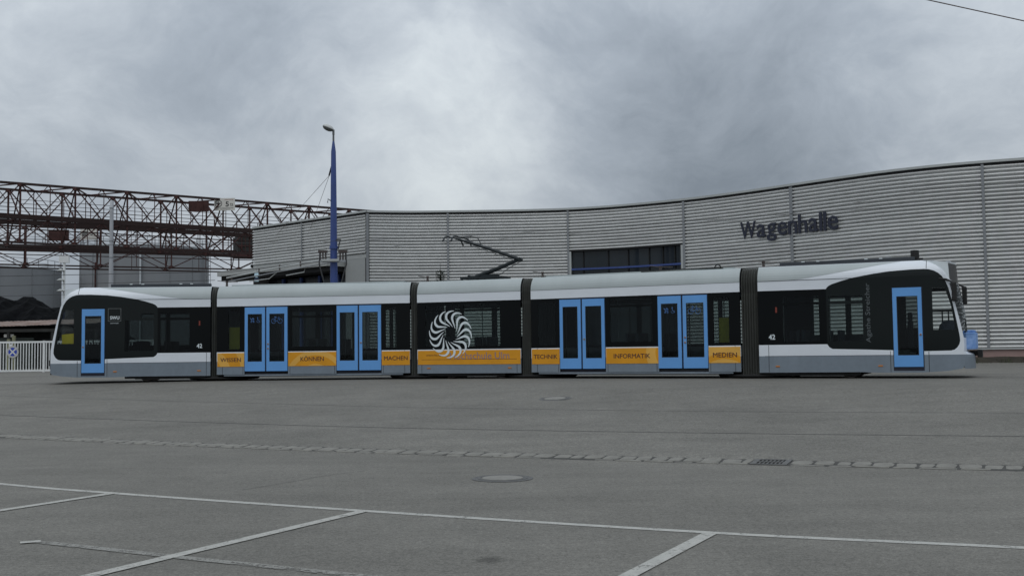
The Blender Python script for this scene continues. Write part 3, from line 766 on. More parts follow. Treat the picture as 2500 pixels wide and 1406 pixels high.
# ---- middle sections
def section_mid(k, doors, wins, fwins, orange_panels, seams, bottom):
    L_ = MODS[k][2]
    # lower shell (between doors), upper shell
    segs = []; u = 0.0
    for a, b in doors: segs.append((u, a)); u = b
    segs.append((u, L_))
    for a, b in segs:
        panel2d('body_shell', k, [(a, .22 if doors else .20), (b, .22 if doors else .20), (b, .99), (a, .99)], [], 0.0, [M_WHITE, M_SKIRT], lambda c: 1 if c.z < .668 else 0, (.668,))
    panel2d('body_shell', k, rect(0, L_, 2.56, ROOFZ), [], 0.0, [M_WHITE, M_ROOFGREY], lambda c: 1 if c.z > 2.84 else 0, ZC[1:])
    sm = MB().box(0, L_, -.003, .002, 2.836, 2.846)
    for uu, z0, z1 in seams: sm.box(uu - .006, uu + .006, -.0045 if z1 > .6 else -.003, .002, z0, z1)
    sm.build('panel_seam', M_GAP, tram, MM[k])
    # black window band
    u = 0.0; bs = []
    for a, b in doors: bs.append((u, a)); u = b
    bs.append((u, L_))
    for a, b in bs:
        hs = [rect(*w) for w in wins if w[0] > a and w[1] < b]
        panel2d('window_band', k, rect(a, b, .985, 2.565), hs, .010, M_BAND, depth=.05)
    for w in wins: MB().box(w[0], w[1], .022, .030, w[2], w[3]).build('window_pane', G_WIN, tram, MM[k])
    # far wall
    panel2d('far_side_shell', k, rect(0, L_, .20, ROOFZ), [rect(*w) for w in fwins], 0.0, [M_WHITE, M_SKIRT, M_BAND], lambda c: 1 if c.z < .668 else (2 if .99 < c.z < 2.56 else 0), (.668, .99, 2.56, 2.84, 3.0, 3.13, 3.2), far=True)
    for w in fwins: MB().box(w[0], w[1], W - .03, W - .022, w[2], w[3]).build('far_window_pane', G_FAR, tram, MM[k])
    roof_and_core(k, 0, L_)
    for a, b in doors:
        q = MB(); q.box(a, b, .05, .07, .23, .335); q.box(a, b, .012, .06, 2.515, 2.565); c_ = (a + b) / 2; q.box(c_ - .03, c_ + .03, .010, .05, .335, 2.515)
        q.box(a, a + .012, .010, .05, .335, 2.515); q.box(b - .012, b, .010, .05, .335, 2.515)
        q.build('doorway_surround', mat('doorway_dark', (.012, .014, .03), .6, var=.1), tram, MM[k])
    if doors:
        MB().box(.25, L_ - .25, .02, .10, .165, .222).build('sill_beam', M_SKIRT, tram, MM[k])
        MB().box(.3, L_ - .3, .25, W - .25, .14, .25).build('underframe', M_DARK, tram, MM[k])
    out = []
    for u0, u1, z0, z1, cen, rings in orange_panels:
        p_ = MB().box(u0, u1, -.010, -.001, z0, z1).build('lettered_panel', orange('orange_panel_%d_%d' % (k, len(out)), cen, rings), tram, MM[k])
        out.append(p_)
    return out
fw2 = [(.55, 1.55, 1.07, 2.42), (1.72, 2.72, 1.07, 2.42), (2.9, 4.1, 1.07, 2.42), (4.28, 5.48, 1.07, 2.42), (5.62, 6.4, 1.07, 2.42)]
op2 = section_mid(2, [(1.0, 2.57), (4.28, 5.86)], [(.41, .83, 1.09, 2.42), (2.70, 4.14, 1.15, 2.13), (2.70, 4.14, 2.20, 2.45), (6.0, 6.36, 1.09, 2.42)], fw2,
    [(.025, .995, .49, .955, (-.35, .25), ((.55, .86), (1.25, 1.6))), (2.575, 4.275, .49, .96, (3.55, -.1), ((.42, .66), (.95, 1.12))), (5.87, 6.835, .49, .955, (0, -9), ())],
    [(.21, .23, .49), (.95, .23, .49), (2.64, .23, .49), (4.22, .23, .49), (5.92, .23, .49), (6.66, .23, .985)], 0)
op4 = section_mid(4, [(1.0, 2.57), (4.30, 5.86)], [(.25, .85, 1.09, 2.42), (2.73, 4.10, 1.15, 2.22), (2.73, 4.10, 2.29, 2.47), (6.03, 6.50, 1.08, 2.42)], fw2,
    [(.02, .995, .48, .955, (0, -9), ()), (2.585, 4.29, .48, .955, (4.75, .8), ((.55, .85),)), (5.87, 6.825, .48, .955, (6.35, -.35), ((.0, .62), (.80, .95), (1.12, 1.4)))],
    [(.21, .23, .985), (.95, .23, .48), (2.64, .23, .48), (4.24, .23, .48), (5.92, .23, .48), (6.67, .23, .985)], 0)
op3 = section_mid(3, [], [(.30, 1.55, 1.09, 2.24), (1.68, 2.96, 1.09, 2.24), (.30, 1.55, 2.30, 2.44), (1.68, 2.96, 2.30, 2.44)], [(.35, 1.75, 1.07, 2.42), (1.95, 3.35, 1.07, 2.42)],
    [(.02, 3.665, .49, .955, (0, -9), ())], [(.16, .21, .66), (3.54, .21, .66)], 0)
sm3 = MB().box(.16, 3.54, -.0125, -.002, .652, .662).build('flap_seam', M_TEXTBROWN, tram, MM[3])
bogie(3, 1.84)
for uu in (.42, 3.29): MB().box(uu - .06, uu + .06, -.014, .0, .35, .39).build('marker_lamp', M_LAMP, tram, MM[3], bevel=.006)
for k in (2, 4):
    for a, b in (((1.02, 1.745), (1.80, 2.55)), ((4.30, 5.035), (5.09, 5.845))):
        door_leaf(k, a[0], a[1]); door_leaf(k, b[0], b[1], (b[0] + .06, 1.25, 1.10) if (k == 2) == (a[0] < 3) else (b[0] + .06, 1.25))

# ---- bellows between sections
def bellows(a, b, folds):
    ma_, mb_ = MM[a], MM[b]; La = MODS[a][2]
    prof = []
    for z in (.06, .5, 1.2, 1.9, 2.45, 2.52, 2.84, 2.98, 3.1, 3.2, 3.255): prof.append((inset(z) + (.035 if z < 2.47 else (.055 if z < 2.6 else .035)), z))
    prof += [(W - v, z) for v, z in prof[::-1]]
    q = MB(); rows = []
    N_ = folds * 2
    for i in range(N_ + 1):
        t = i / N_; dpt = 0.0 if i % 2 else .11
        row = []
        for v, z in prof:
            sgn = 1 if v < W / 2 else -1
            vv = v + sgn * dpt; zz = z - (.05 if dpt and z > 3.2 else 0)
            pa = ma_ @ Vector((La + .01, vv, zz)); pb = mb_ @ Vector((0 if b != 5 else .015, vv, zz))
            row.append(pa.lerp(pb, t))
        rows.append(row)
    for i in range(N_):
        for j in range(len(prof) - 1): q.quad(rows[i][j], rows[i + 1][j], rows[i + 1][j + 1], rows[i][j + 1])
    bo = q.build('bellows', M_RUBBER, tram)
    # turntable plates under the joint
    c_ = (ma_ @ Vector((La + .2, 1.2, .0)) + mb_ @ Vector((-.2, 1.2, .0))) / 2
    pl = MB().lathe([(0, .05), (1.16, .05), (1.22, .09), (1.22, .12), (1.0, .19), (0, .19)], 36); pl.build('turntable', M_DARK, tram, Matrix.Translation(c_))
for (a, b), n_ in zip(((1, 2), (2, 3), (3, 4), (4, 5)), (3, 3, 5, 7)): bellows(a, b, n_)

# ---- lettering and emblems
def lett(k, parent, s_, u0, u1, z0, z1, ma, v=-.0135, bold=0.0, vertical=False, name='lettering'):
    me = text_mesh(s_, name, ma, u0, u1, z0, z1, v, bold=bold, vertical=vertical)
    return link(name, me, parent or tram, MM[k] if parent is None else None)
lett(2, op2[0], 'WISSEN', .14, .88, .655, .79, M_TEXTBROWN, bold=.014)
lett(2, op2[1], 'K\u00d6NNEN', 3.02, 3.84, .655, .83, M_TEXTBROWN, bold=.014)
lett(2, op2[2], 'MACHEN', 5.95, 6.76, .655, .79, M_TEXTBROWN, bold=.014)
lett(4, op4[0], 'TECHNIK', .09, .92, .65, .785, M_TEXTBROWN, bold=.014)
lett(4, op4[1], 'INFORMATIK', 2.84, 4.03, .645, .78, M_TEXTBROWN, bold=.014)
lett(4, op4[2], 'MEDIEN', 6.0, 6.72, .65, .785, M_TEXTBROWN, bold=.014)
lett(3, op3[0], 'www.hs-ulm.de', .32, 1.12, .775, .835, M_TEXTBROWN)
lett(3, op3[0], 'Hochschule Ulm', 1.19, 3.28, .665, .885, M_TEXTPURPLE, bold=.008)
lett(1, None, '42', 4.96, 5.14, 1.15, 1.29, M_DECAL, v=.004, bold=.03)
lett(5, None, '42', .31, .49, 1.15, 1.29, M_DECAL, v=.004, bold=.03)
lett(1, None, 'SWU', 2.02, 2.33, 2.16, 2.27, M_DECAL, v=.001, bold=.03)
lett(1, None, 'swuverkehr', 2.03, 2.32, 2.015, 2.05, M_DECAL, v=.001)
lett(5, None, 'Agathe Streicher', 3.02, 3.19, 1.02, 2.68, M_DECALGREY, v=.001, vertical=True, bold=.004)
fr_ = MB()
for a in ((1.95, 2.39, 2.525, 2.537), (1.95, 2.39, 2.095, 2.107), (1.95, 1.962, 2.107, 2.525), (2.378, 2.39, 2.107, 2.525)): fr_.box(a[0], a[1], -.001, .004, a[2], a[3])
fr_.build('logo_frame', mat('frame_grey', (.16, .17, .17), .5, var=.05), tram, MM[1])
# ring of sixteen curved blades
em = empty('blade_emblem'); em.parent = tram; em.matrix_local = MM[3]
CEN = [(.33, 0), (.43, 17), (.54, 28), (.66, 34), (.76, 34), (.85, 31), (.93, 25), (.98, 16), (1.0, 9)]
HW = [.005, .017, .028, .037, .040, .038, .030, .019, .008]
cl_ = smooth_path([(r_ * .765 * math.cos(R(a)), r_ * .765 * math.sin(R(a))) for r_, a in CEN], 3)
hw_ = [interp(i / 3, list(enumerate(HW))) for i in range(len(cl_))]
for kk in range(16):
    th = R(22.5 * kk + 3); b_ = MB(); prev = None
    for i, p in enumerate(cl_):
        d = (cl_[min(i + 1, len(cl_) - 1)] - cl_[max(i - 1, 0)]).normalized(); n_ = Vector((-d.y, d.x)) * hw_[i]
        pr = []
        for q in (p + n_, p - n_):
            x, z = q.x * math.cos(th) - q.y * math.sin(th), q.x * math.sin(th) + q.y * math.cos(th)
            pr.append((1.21 + x, -.0165, 1.485 + z * 1.02))
        if prev: b_.quad(prev[0], prev[1], pr[1], pr[0])
        prev = pr
    b_.build('blade', M_DECAL, em)
# door pictograms: bicycle, wheelchair, pram
def picto(k, kind, uc, zc, s_):
    q = MB()
    def ring(cx, cz, r_, w_=.008, a0=0, a1=360):
        pts = [(uc + s_ * (cx + r_ * math.cos(R(a))), -.002, zc + s_ * (cz + r_ * math.sin(R(a)))) for a in range(a0, a1 + 1, 24)]
        q.tube(pts, w_ * s_, 4)
    def ln(*p, w_=.009): q.tube([(uc + s_ * x, -.002, zc + s_ * z) for x, z in p], w_ * s_, 4)
    if kind == 'bicycle':
        ring(-.12, -.04, .085); ring(.12, -.04, .085); ln((-.12, -.04), (-.05, .07), (.07, .07), (.0, -.04), (-.12, -.04)); ln((.07, .07), (.12, -.04)); ln((.05, .11), (.10, .11), (.07, .07)); ln((-.09, .10), (-.02, .10), w_=.016)
    elif kind == 'wheelchair':
        ring(0, -.05, .075, a0=-200, a1=60); ln((-.02, .09), (-.01, -.01), (.06, -.01), (.09, -.10), (.12, -.09), w_=.016); ring(-.02, .125, .018, .02)
    else:
        ring(-.06, -.10, .03, .016); ring(.07, -.10, .03, .016); ln((-.13, .10), (-.07, .04), (-.05, -.04), (.07, -.04), (.10, .03), (-.07, .04), w_=.02); ln((.02, .04), (.0, .11), (.09, .05), w_=.02)
    q.build('pictogram', M_DECALBLUE, tram, MM[k])
for k in (2, 4):
    u0 = 1.02 if k == 2 else 4.30
    picto(k, 'pram', u0 + .27, 2.08, .62); picto(k, 'wheelchair', u0 + .47, 2.07, .62); picto(k, 'bicycle', u0 + 1.15, 2.07, .95)

# ---- interior: seats, poles, boards
seat_me = (MB().box(-.21, .21, -.45, .45, .42, .50).box(-.27, -.19, -.45, .45, .48, 1.08).box(-.05, .05, -.3, .3, .0, .42)).mesh('seat', M_SEAT)
def seat(k, u, v, flip=False):
    return link('seat', seat_me, tram, MM[k] @ Matrix.Translation((u, v, .33)) @ Matrix.Rotation(R(180) if flip else 0, 4, 'Z'))
for k, us in ((1, (2.7, 3.3, 4.0, 4.6)), (2, (3.0, 3.8)), (3, (.6, 1.3, 2.2, 2.9)), (4, (3.0, 3.8)), (5, (.9, 1.5, 2.3))):
    for i, u in enumerate(us): seat(k, u, 1.85, i % 2 == 1)
    for i, u in enumerate(us[:2]): seat(k, u, .55, i % 2 == 0)
pole_me = MB().tube([(0, 0, .33), (0, 0, 2.62)], .017, 8).mesh('grab_pole', M_STEEL)
for k, us in ((1, (2.45, 3.6, 4.9)), (2, (.9, 1.8, 2.7, 4.2, 5.1, 6.0)), (3, (.4, 1.85, 3.2)), (4, (.9, 1.45, 2.7, 4.2, 5.05, 6.0)), (5, (.6, 1.85, 3.3))):
    for i, u in enumerate(us): link('grab_pole', pole_me, tram, MM[k] @ Matrix.Translation((u, .75 + .5 * (i % 2), 0)))
MB().box(.41, .80, .10, .12, 1.09, 1.84).build('yellow_board', M_YELLOW, tram, MM[2])
MB().box(6.17, 6.50, .10, .12, 1.08, 1.82).build('yellow_board', M_YELLOW, tram, MM[4])
MB().poly([(.34, .20, 1.32), (.77, .20, 1.34), (.775, .20, 1.70), (.335, .20, 1.66)]).poly([(.34, .22, 1.32), (.77, .22, 1.34), (.775, .22, 1.70), (.335, .22, 1.66)]).build('yellow_board', M_YELLOW, tram, MM[1])
for k, u in ((1, 5.1), (2, 3.4), (4, 3.4), (5, .4)):
    MB().box(u - .02, u + .02, W - .35, W - .31, 1.05, 2.45).build('partition_post', M_INT, tram, MM[k])

# ---- mirrors, wipers and roof equipment
def mir(k, u, v, side):
    a = MB().tube([(u - .32, v, 2.74), (u - .12, v - .05 * side, 2.70), (u + .06, v - .14 * side, 2.60)], .03, 8); o = a.build('mirror_arm', M_DARK, tram, MM[k])
    MB().box(u - .0, u + .13, v - .24 * side if side > 0 else v + .06, v - .06 * side if side > 0 else v + .24, 2.10, 2.62).build('mirror', M_DARK, o, bevel=.03)
mir(5, 5.30, .02, 1); mir(5, 5.42, 2.38, -1)
MB().tube([(5.60, .9, 1.15), (5.57, 1.0, 1.6), (5.52, 1.1, 1.75)], .012, 6).build('wiper', M_DARK, tram, MM[5])
def duct(k, u0, u1, v, fits):
    d_ = MB().box(u0, u1, v, v + .22, 3.25, 3.385).build('roof_duct', mat('roof_duct_grey', (.035, .042, .052), .5, var=.12), tram, MM[k], bevel=.01)
    for u in fits: MB().box(u - .045, u + .045, v - .012, v + .05, 3.365, 3.393).build('duct_clip', M_DECAL, d_)
duct(1, 1.96, 5.36, .26, (2.65, 3.05, 4.35, 4.72)); duct(5, .62, 4.35, .26, (1.3, 1.72, 3.05, 3.45))
MB().tube([(4.34, .45, 3.34), (4.34, .45, 3.575)], .115, 14).build('roof_aerial', M_DARK, tram, MM[5])
MB().box(4.05, 4.55, .36, .55, 3.30, 3.355).build('aerial_base', M_DARK, tram, MM[5])
MB().box(3.45, 3.85, .40, .6, 3.355, 3.40).box(3.55, 3.7, .42, .5, 3.40, 3.43).build('roof_fitting', M_STEEL, tram, MM[5])
MB().box(.3, 6.5, .55, 1.85, 3.29, 3.335).build('roof_box', M_ROOFGREY, tram, MM[4]); MB().box(.3, 6.5, .55, 1.85, 3.29, 3.335).build('roof_box', M_ROOFGREY, tram, MM[2])
for k, u in ((4, .15), (4, 4.2), (3, .12), (2, .1), (5, .08)):
    q = MB().tube([(u, .6, 3.28), (u, .6, 3.42)], [.05, .035], 8); q.tube([(u, .6, 3.42), (u, .6, 3.48)], .05, 8); q.tube([(u - .35, .6, 3.50), (u, .6, 3.45), (u + .4, .6, 3.43)], .012, 6); q.build('roof_insulator', M_INSUL, tram, MM[k])
MB().tube([(3.6, .5, 3.33), (5.2, .5, 3.345), (6.2, .55, 3.33)], .02, 6).build('roof_cable', M_DARK, tram, MM[4])
MB().tube([(6.05 + .09 * math.cos(R(a)), .5, 3.34 + .09 * math.sin(R(a))) for a in range(0, 181, 20)], .022, 6).build('roof_cable_loop', M_DARK, tram, MM[4])

# pantograph on the centre section
pg = MB().box(1.25, 2.75, .75, .83, 3.36, 3.42).box(1.25, 2.75, 1.57, 1.65, 3.36, 3.42).box(1.25, 1.33, .83, 1.57, 3.36, 3.42).box(2.67, 2.75, .83, 1.57, 3.36, 3.42)
for u in (1.3, 2.7):
    for v in (.79, 1.61): pg.tube([(u, v, 3.28), (u, v, 3.36)], .05, 8)
pg = pg.build('pantograph', M_PANTO, tram, MM[3])
la = MB().tube([(1.66, 1.2, 3.44), (2.35, 1.2, 3.66), (3.18, 1.2, 3.96)], [.080, .072, .060], 10); la.tube([(1.45, 1.05, 3.44), (1.45, 1.35, 3.44)], .06, 10); la.tube([(1.45, 1.2, 3.44), (1.7, 1.2, 3.44)], .05, 8); la.build('lower_arm', M_PANTO, pg)
ua = MB().tube([(3.26, 1.16, 3.97), (2.2, 1.02, 4.36), (1.15, .88, 4.72)], [.058, .050, .04], 8); ua.tube([(3.26, 1.24, 3.97), (2.2, 1.38, 4.36), (1.15, 1.52, 4.72)], [.058, .050, .04], 8); ua.tube([(1.15, .88, 4.72), (1.15, 1.52, 4.72)], .025, 8); ua.tube([(2.2, 1.02, 4.36), (2.2, 1.38, 4.36)], .02, 6)
ua.tube([(3.26, 1.12, 3.97), (3.26, 1.28, 3.97)], .07, 10); ua.build('upper_arm', M_PANTO, pg)
MB().tube([(2.48, 1.2, 3.46), (2.9, 1.2, 3.72), (3.30, 1.2, 3.92)], .012, 6).build('coupling_rod', M_PANTO, pg)
MB().tube([(3.10, 1.2, 3.92), (2.2, 1.2, 4.26), (1.45, 1.2, 4.52)], .010, 6).build('guide_rod', M_PANTO, pg)
MB().box(1.9, 2.45, 1.05, 1.35, 3.42, 3.50).build('spring_box', M_PANTO, pg)
for u in (.82, 1.12):
    MB().tube([(u, .32, 4.62), (u, .48, 4.76), (u, .65, 4.81), (u, 1.75, 4.81), (u, 1.92, 4.76), (u, 2.08, 4.62)], .028, 8).build('contact_strip', M_PANTO, pg)
MB().tube([(.82, 1.0, 4.79), (1.15, 1.0, 4.74)], .018, 6).tube([(.82, 1.4, 4.79), (1.15, 1.4, 4.74)], .018, 6).tube([(1.05, 1.2, 4.80), (1.5, 1.2, 4.83), (1.75, 1.2, 4.74), (1.85, 1.2, 4.55)], .016, 6).build('head_frame', M_PANTO, pg)

# rails under the tram
cen = [MODS[k][0] for k in (1, 2, 3, 4, 5)]
path = []
for k in (1, 2, 3, 4, 5):
    p, th, L_ = MODS[k]; c, s_ = math.cos(R(th)), math.sin(R(th))
    for u in ((-14, .3, L_ - .3) if k == 1 else ((.3, L_ - .3, L_ + 14) if k == 5 else (.3, L_ - .3))): path.append((p[0] + u * c - 1.2 * s_, p[1] + u * s_ + 1.2 * c))
path = smooth_path(path, 5)
for sd, lab in ((-.5, 'near running rail of the track under the tram'), (.5, 'far running rail of the track under the tram')):
    pp = []
    for i, p in enumerate(path):
        d = (path[min(i + 1, len(path) - 1)] - path[max(i - 1, 0)]).normalized(); pp.append(p + Vector((-d.y, d.x)) * sd)
    tag(strip('tram_rail', pp, .06, M_RAIL, .010, .6), lab, kind='structure')

# ------------------------------------------------------------------ depot hall
FAC = [(-8.28, 63.25), (-6.0, 63.68), (-3.67, 63.74), (-1.5, 63.72), (1.0, 63.60), (3.26, 63.26), (5.0, 62.62), (6.5, 61.85), (8.0, 60.85), (9.39, 59.83), (10.5, 58.85), (12.0, 57.3), (13.0, 56.15), (14.016, 54.95), (15.0, 53.75), (16.0, 52.6), (17.0, 51.5), (18.0, 50.6), (19.5, 49.5), (20.95, 48.75), (22.5, 48.05), (25.5, 46.9), (30, 45.2), (36, 43.0)]
hall = empty('depot_hall', (6, 66, .88)); tag(hall, 'long curved depot hall clad in horizontal corrugated aluminium', 'building')
HO = Vector(hall.location)
ZTOP, ZB, PIT = 9.812, 1.5, .177
def fac_pts(x0, x1, step=.6):
    sp = smooth_path(FAC, 6); out = []
    def yat(x):
        if x <= sp[0].x: return sp[0].y
        for a, b in zip(sp, sp[1:]):
            if a.x <= x <= b.x: return a.y + (b.y - a.y) * (x - a.x) / (b.x - a.x)
        return sp[-1].y
    n_ = max(2, int((x1 - x0) / step))
    return [Vector((x0 + (x1 - x0) * i / n_, yat(x0 + (x1 - x0) * i / n_))) for i in range(n_ + 1)]
def normals(pts):
    out = []
    for i in range(len(pts)):
        d = (pts[min(i + 1, len(pts) - 1)] - pts[max(i - 1, 0)]).normalized(); out.append(Vector((d.y, -d.x)))
    return out
def corrugated(name, pts, z0, z1, parent=hall, org=None, ma=None):
    org = org or HO; nm = normals(pts); q = MB(); rows = []
    n_ = int(round((z1 - z0) / PIT)) or 1
    RIB = [(0, -.115), (.05, -.110), (.27, .035), (.34, .058), (.42, .060), (.55, .036), (.75, -.022), (.93, -.085)]
    S_ = len(RIB)
    for i in range(n_ * S_ + 1):
        fr0, o_ = RIB[i % S_]; z = z0 + (z1 - z0) * (i // S_ + fr0) / n_
        rows.append([(p.x + nn.x * o_ - org.x, p.y + nn.y * o_ - org.y, z - org.z) for p, nn in zip(pts, nm)])
    w_ = len(pts)
    for r_ in rows: q.v += r_
    for i in range(len(rows) - 1):
        for j in range(w_ - 1):
            q.f.append((i * w_ + j, i * w_ + j + 1, (i + 1) * w_ + j + 1, (i + 1) * w_ + j)); q.mi.append(0)
    return q.build(name, ma or M_ALU, parent, smooth=True)
def ribbon(name, pts, z0, z1, out0, out1, ma, parent=hall, org=None):
    """solid band following the facade between two offsets"""
    org = org or HO; nm = normals(pts); q = MB(); prev = None
    for p, nn in zip(pts, nm):
        c = [(p.x + nn.x * o_ - org.x, p.y + nn.y * o_ - org.y, z - org.z) for o_, z in ((out0, z0), (out1, z0), (out1, z1), (out0, z1))]
        if prev:
            for a in range(4): q.quad(prev[a], c[a], c[(a + 1) % 4], prev[(a + 1) % 4])
        else: q.poly(c)
        prev = c
    q.poly(prev); return q.build(name, ma, parent)
BAYS = [(-8.22, -3.67), (-3.67, 3.26), (3.26, 9.39), (9.39, 14.016), (14.016, 20.95), (20.95, 27.5), (27.5, 35.8)]
ZWT, ZWB = 7.34, 1.06
ZC1 = 9.64
for a, b in BAYS:
    pts = fac_pts(a + .05, b - .05)
    if abs(a - 3.26) < .01:
        corrugated('corrugated_panel', pts, ZWT, ZC1)
        ribbon('window_recess', pts, ZWB, ZWT, -.40, -.36, M_BLACKGAP)
        wp = fac_pts(3.42, 9.23, .1); fx = [3.42, 4.06, 5.42, 6.48, 7.56, 8.26, 8.86, 9.23]
        for i in range(len(fx) - 1):
            gp_ = fac_pts(fx[i] + .03, fx[i + 1] - .03, .7)
            ribbon('window_pane', gp_, ZWB + .05, ZWT - .05, -.22, -.20, G_HALL)
            if i: ribbon('window_mullion', fac_pts(fx[i] - .02, fx[i] + .02, .05), ZWB, ZWT, -.2, -.13, M_BLACKGAP)
        ribbon('window_lintel', fac_pts(3.31, 9.34), ZWT - .05, ZWT + .02, -.30, .03, M_BLACKGAP)
        ribbon('window_reveal', fac_pts(3.31, 3.42, .05), ZWB, ZWT - .05, -.25, .05, M_CAP); ribbon('window_reveal', fac_pts(9.23, 9.34, .05), ZWB, ZWT - .05, -.25, .05, M_CAP)
        ribbon('window_rail', fac_pts(3.42, 9.23), 6.22, 6.32, -.02, .05, M_MASTBLUE); ribbon('window_transom', fac_pts(3.42, 9.23), 3.60, 3.72, -.19, -.10, M_BLACKGAP); ribbon('window_sill', fac_pts(3.31, 9.34), ZWB - .04, ZWB + .03, -.3, .08, M_CAP)
    else: corrugated('corrugated_panel', pts, ZB, ZC1)
for x in (-3.67, 3.26, 9.39, 14.016, 20.95, 27.5): ribbon('joint_strip', fac_pts(x - .055, x + .055, .05), ZB, ZC1 + .02, -.06, .065, M_ALUDARK)
full = fac_pts(-8.28, 36)
ribbon('roof_trim', full, ZC1 + .06, ZTOP, -.5, .10, M_CAP); ribbon('shadow_gap', full, ZC1 - .01, ZC1 + .07, -.4, .04, M_BLACKGAP)
ribbon('plinth', full, .6, ZB - .03, -.3, -.02, M_PLINTH); ribbon('base_trim', full, ZB - .05, ZB + .02, -.2, .06, M_CAP)
ribbon('backing_wall', [Vector(p) + Vector((0, .5)) for p in full], .6, ZTOP - .1, -.2, -.1, M_BLACKGAP)
ribbon('corner_strip', [Vector((-8.34, 63.21)), Vector((-8.20, 63.25))], ZB, ZC1, -.05, .07, M_ALUDARK)
# wing running back to the left, over the tram doors
WA, WBp = Vector((-16.636, 70.922)), Vector((-8.32, 63.20))
wing = [WA.lerp(WBp, i / 12) for i in range(13)]
ZW0 = 7.34
wm = WA.lerp(WBp, .46)
corrugated('corrugated_panel', [WA.lerp(wm, i / 6) for i in range(7)], ZW0, ZC1); corrugated('corrugated_panel', [wm.lerp(WBp, .008 + .985 * i / 6) for i in range(7)], ZW0, ZC1)
wd = (WBp - WA).normalized()
ribbon('joint_strip', [wm - wd * .04, wm + wd * .04], ZW0, ZC1, -.05, .06, M_ALUDARK)
ribbon('roof_trim', wing, ZC1 + .06, ZTOP, -.5, .10, M_CAP); ribbon('shadow_gap', wing, ZC1 - .01, ZC1 + .07, -.4, .04, M_BLACKGAP)
pA = WBp - wd * 1.95
ribbon('smooth_wall_panel', [pA, WBp - wd * .16], .6, ZW0 - .02, -.3, -.03, M_WALLGREY)
ribbon('wall_corner_return', [WBp - wd * .16, WBp], .6, ZW0, -.3, -.06, M_BLACKGAP)
ribbon('wing_fascia', wing, ZW0 - .25, ZW0 - .02, -.3, -.02, M_CANOPY)
# canopy and hall doors under it
cA = WA - wd * 2.2
ribbon('canopy', [cA, WA, pA - wd * .1], 6.70, 7.02, -.25, 1.25, M_CANOPY)
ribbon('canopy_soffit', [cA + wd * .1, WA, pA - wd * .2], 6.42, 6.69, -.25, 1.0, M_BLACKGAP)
nd = 5
for i in range(nd):
    a = WA.lerp(pA, i / nd); b = WA.lerp(pA, (i + 1) / nd)
    dl = ribbon('hall_door', [a + wd * .12, b - wd * .12], .85, 6.4, -1.2, -1.12, M_HALLDOOR)
    ribbon('door_post', [b - wd * .1, b + wd * .1], .85, 6.4, -1.1, -.95, M_MASTBLUE)
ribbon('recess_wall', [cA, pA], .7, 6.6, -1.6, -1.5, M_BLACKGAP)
# flat roof and rear walls close the volume
rf = [(p.x - HO.x, p.y - HO.y + .3, ZTOP - .12 - HO.z) for p in full] 
roofpoly = [(WA.x - HO.x, WA.y - HO.y, ZTOP - .12 - HO.z)] + rf + [(40 - HO.x, 80 - HO.y, ZTOP - .12 - HO.z), (0 - HO.x, 96 - HO.y, ZTOP - .12 - HO.z)]
MB().poly(roofpoly).build('flat_roof', M_WALLGREY, hall)
rw = MB()
for a, b in (((36, 43.3), (40, 80)), ((40, 80), (0, 96)), ((0, 96), (WA.x + .05, WA.y + .3))): rw.quad((a[0] - HO.x, a[1] - HO.y, .5 - HO.z), (b[0] - HO.x, b[1] - HO.y, .5 - HO.z), (b[0] - HO.x, b[1] - HO.y, ZTOP - .12 - HO.z), (a[0] - HO.x, a[1] - HO.y, ZTOP - .12 - HO.z))
rw.build('rear_wall', M_WALLGREY, hall)

# raised letters on the facade
sg = empty('wall_sign', (15.2, 53.2, 7.3)); tag(sg, 'dark navy raised word sign on the corrugated hall wall', 'sign')
sp_ = smooth_path(FAC, 6)
i0 = [i for i, p in enumerate(sp_) if p.x >= 11.80][0]
arc = [(0, sp_[i0])]
for p in sp_[i0 + 1:]: arc.append((arc[-1][0] + (p - arc[-1][1]).length, p))
def along(s_):
    for (a, pa), (b, pb) in zip(arc, arc[1:]):
        if a <= s_ <= b: return pa.lerp(pb, (s_ - a) / (b - a)), (pb - pa).normalized()
WIDTHS = [('W', .92, 0, .70), ('a', .52, 0, .53), ('g', .55, -.20, .53), ('e', .54, 0, .53), ('n', .50, 0, .53), ('h', .50, 0, .74), ('a', .52, 0, .53), ('l', .13, 0, .74), ('l', .13, 0, .74), ('e', .54, 0, .53)]
TOTAL = sum(w for _, w, _, _ in WIDTHS); GAPL = .10; SC = 5.80 / (TOTAL + GAPL * 9)
s_ = 0.0
for ch, w, zd, zh in WIDTHS:
    w_ = w * SC; p, d = along(s_ + w_ / 2); n_ = Vector((d.y, -d.x))
    me = text_mesh(ch, 'letter', M_NAVY, -w_ / 2, w_ / 2, zd * 1.22, zh * 1.22, 0, depth=.05, bold=.012)
    mt = Matrix.Translation((p.x + n_.x * .13 - 15.2, p.y + n_.y * .13 - 53.2, 0)) @ Matrix.Rotation(math.atan2(d.y, d.x), 4, 'Z')
    link('letter', me, sg, mt); s_ += w_ + GAPL * SC

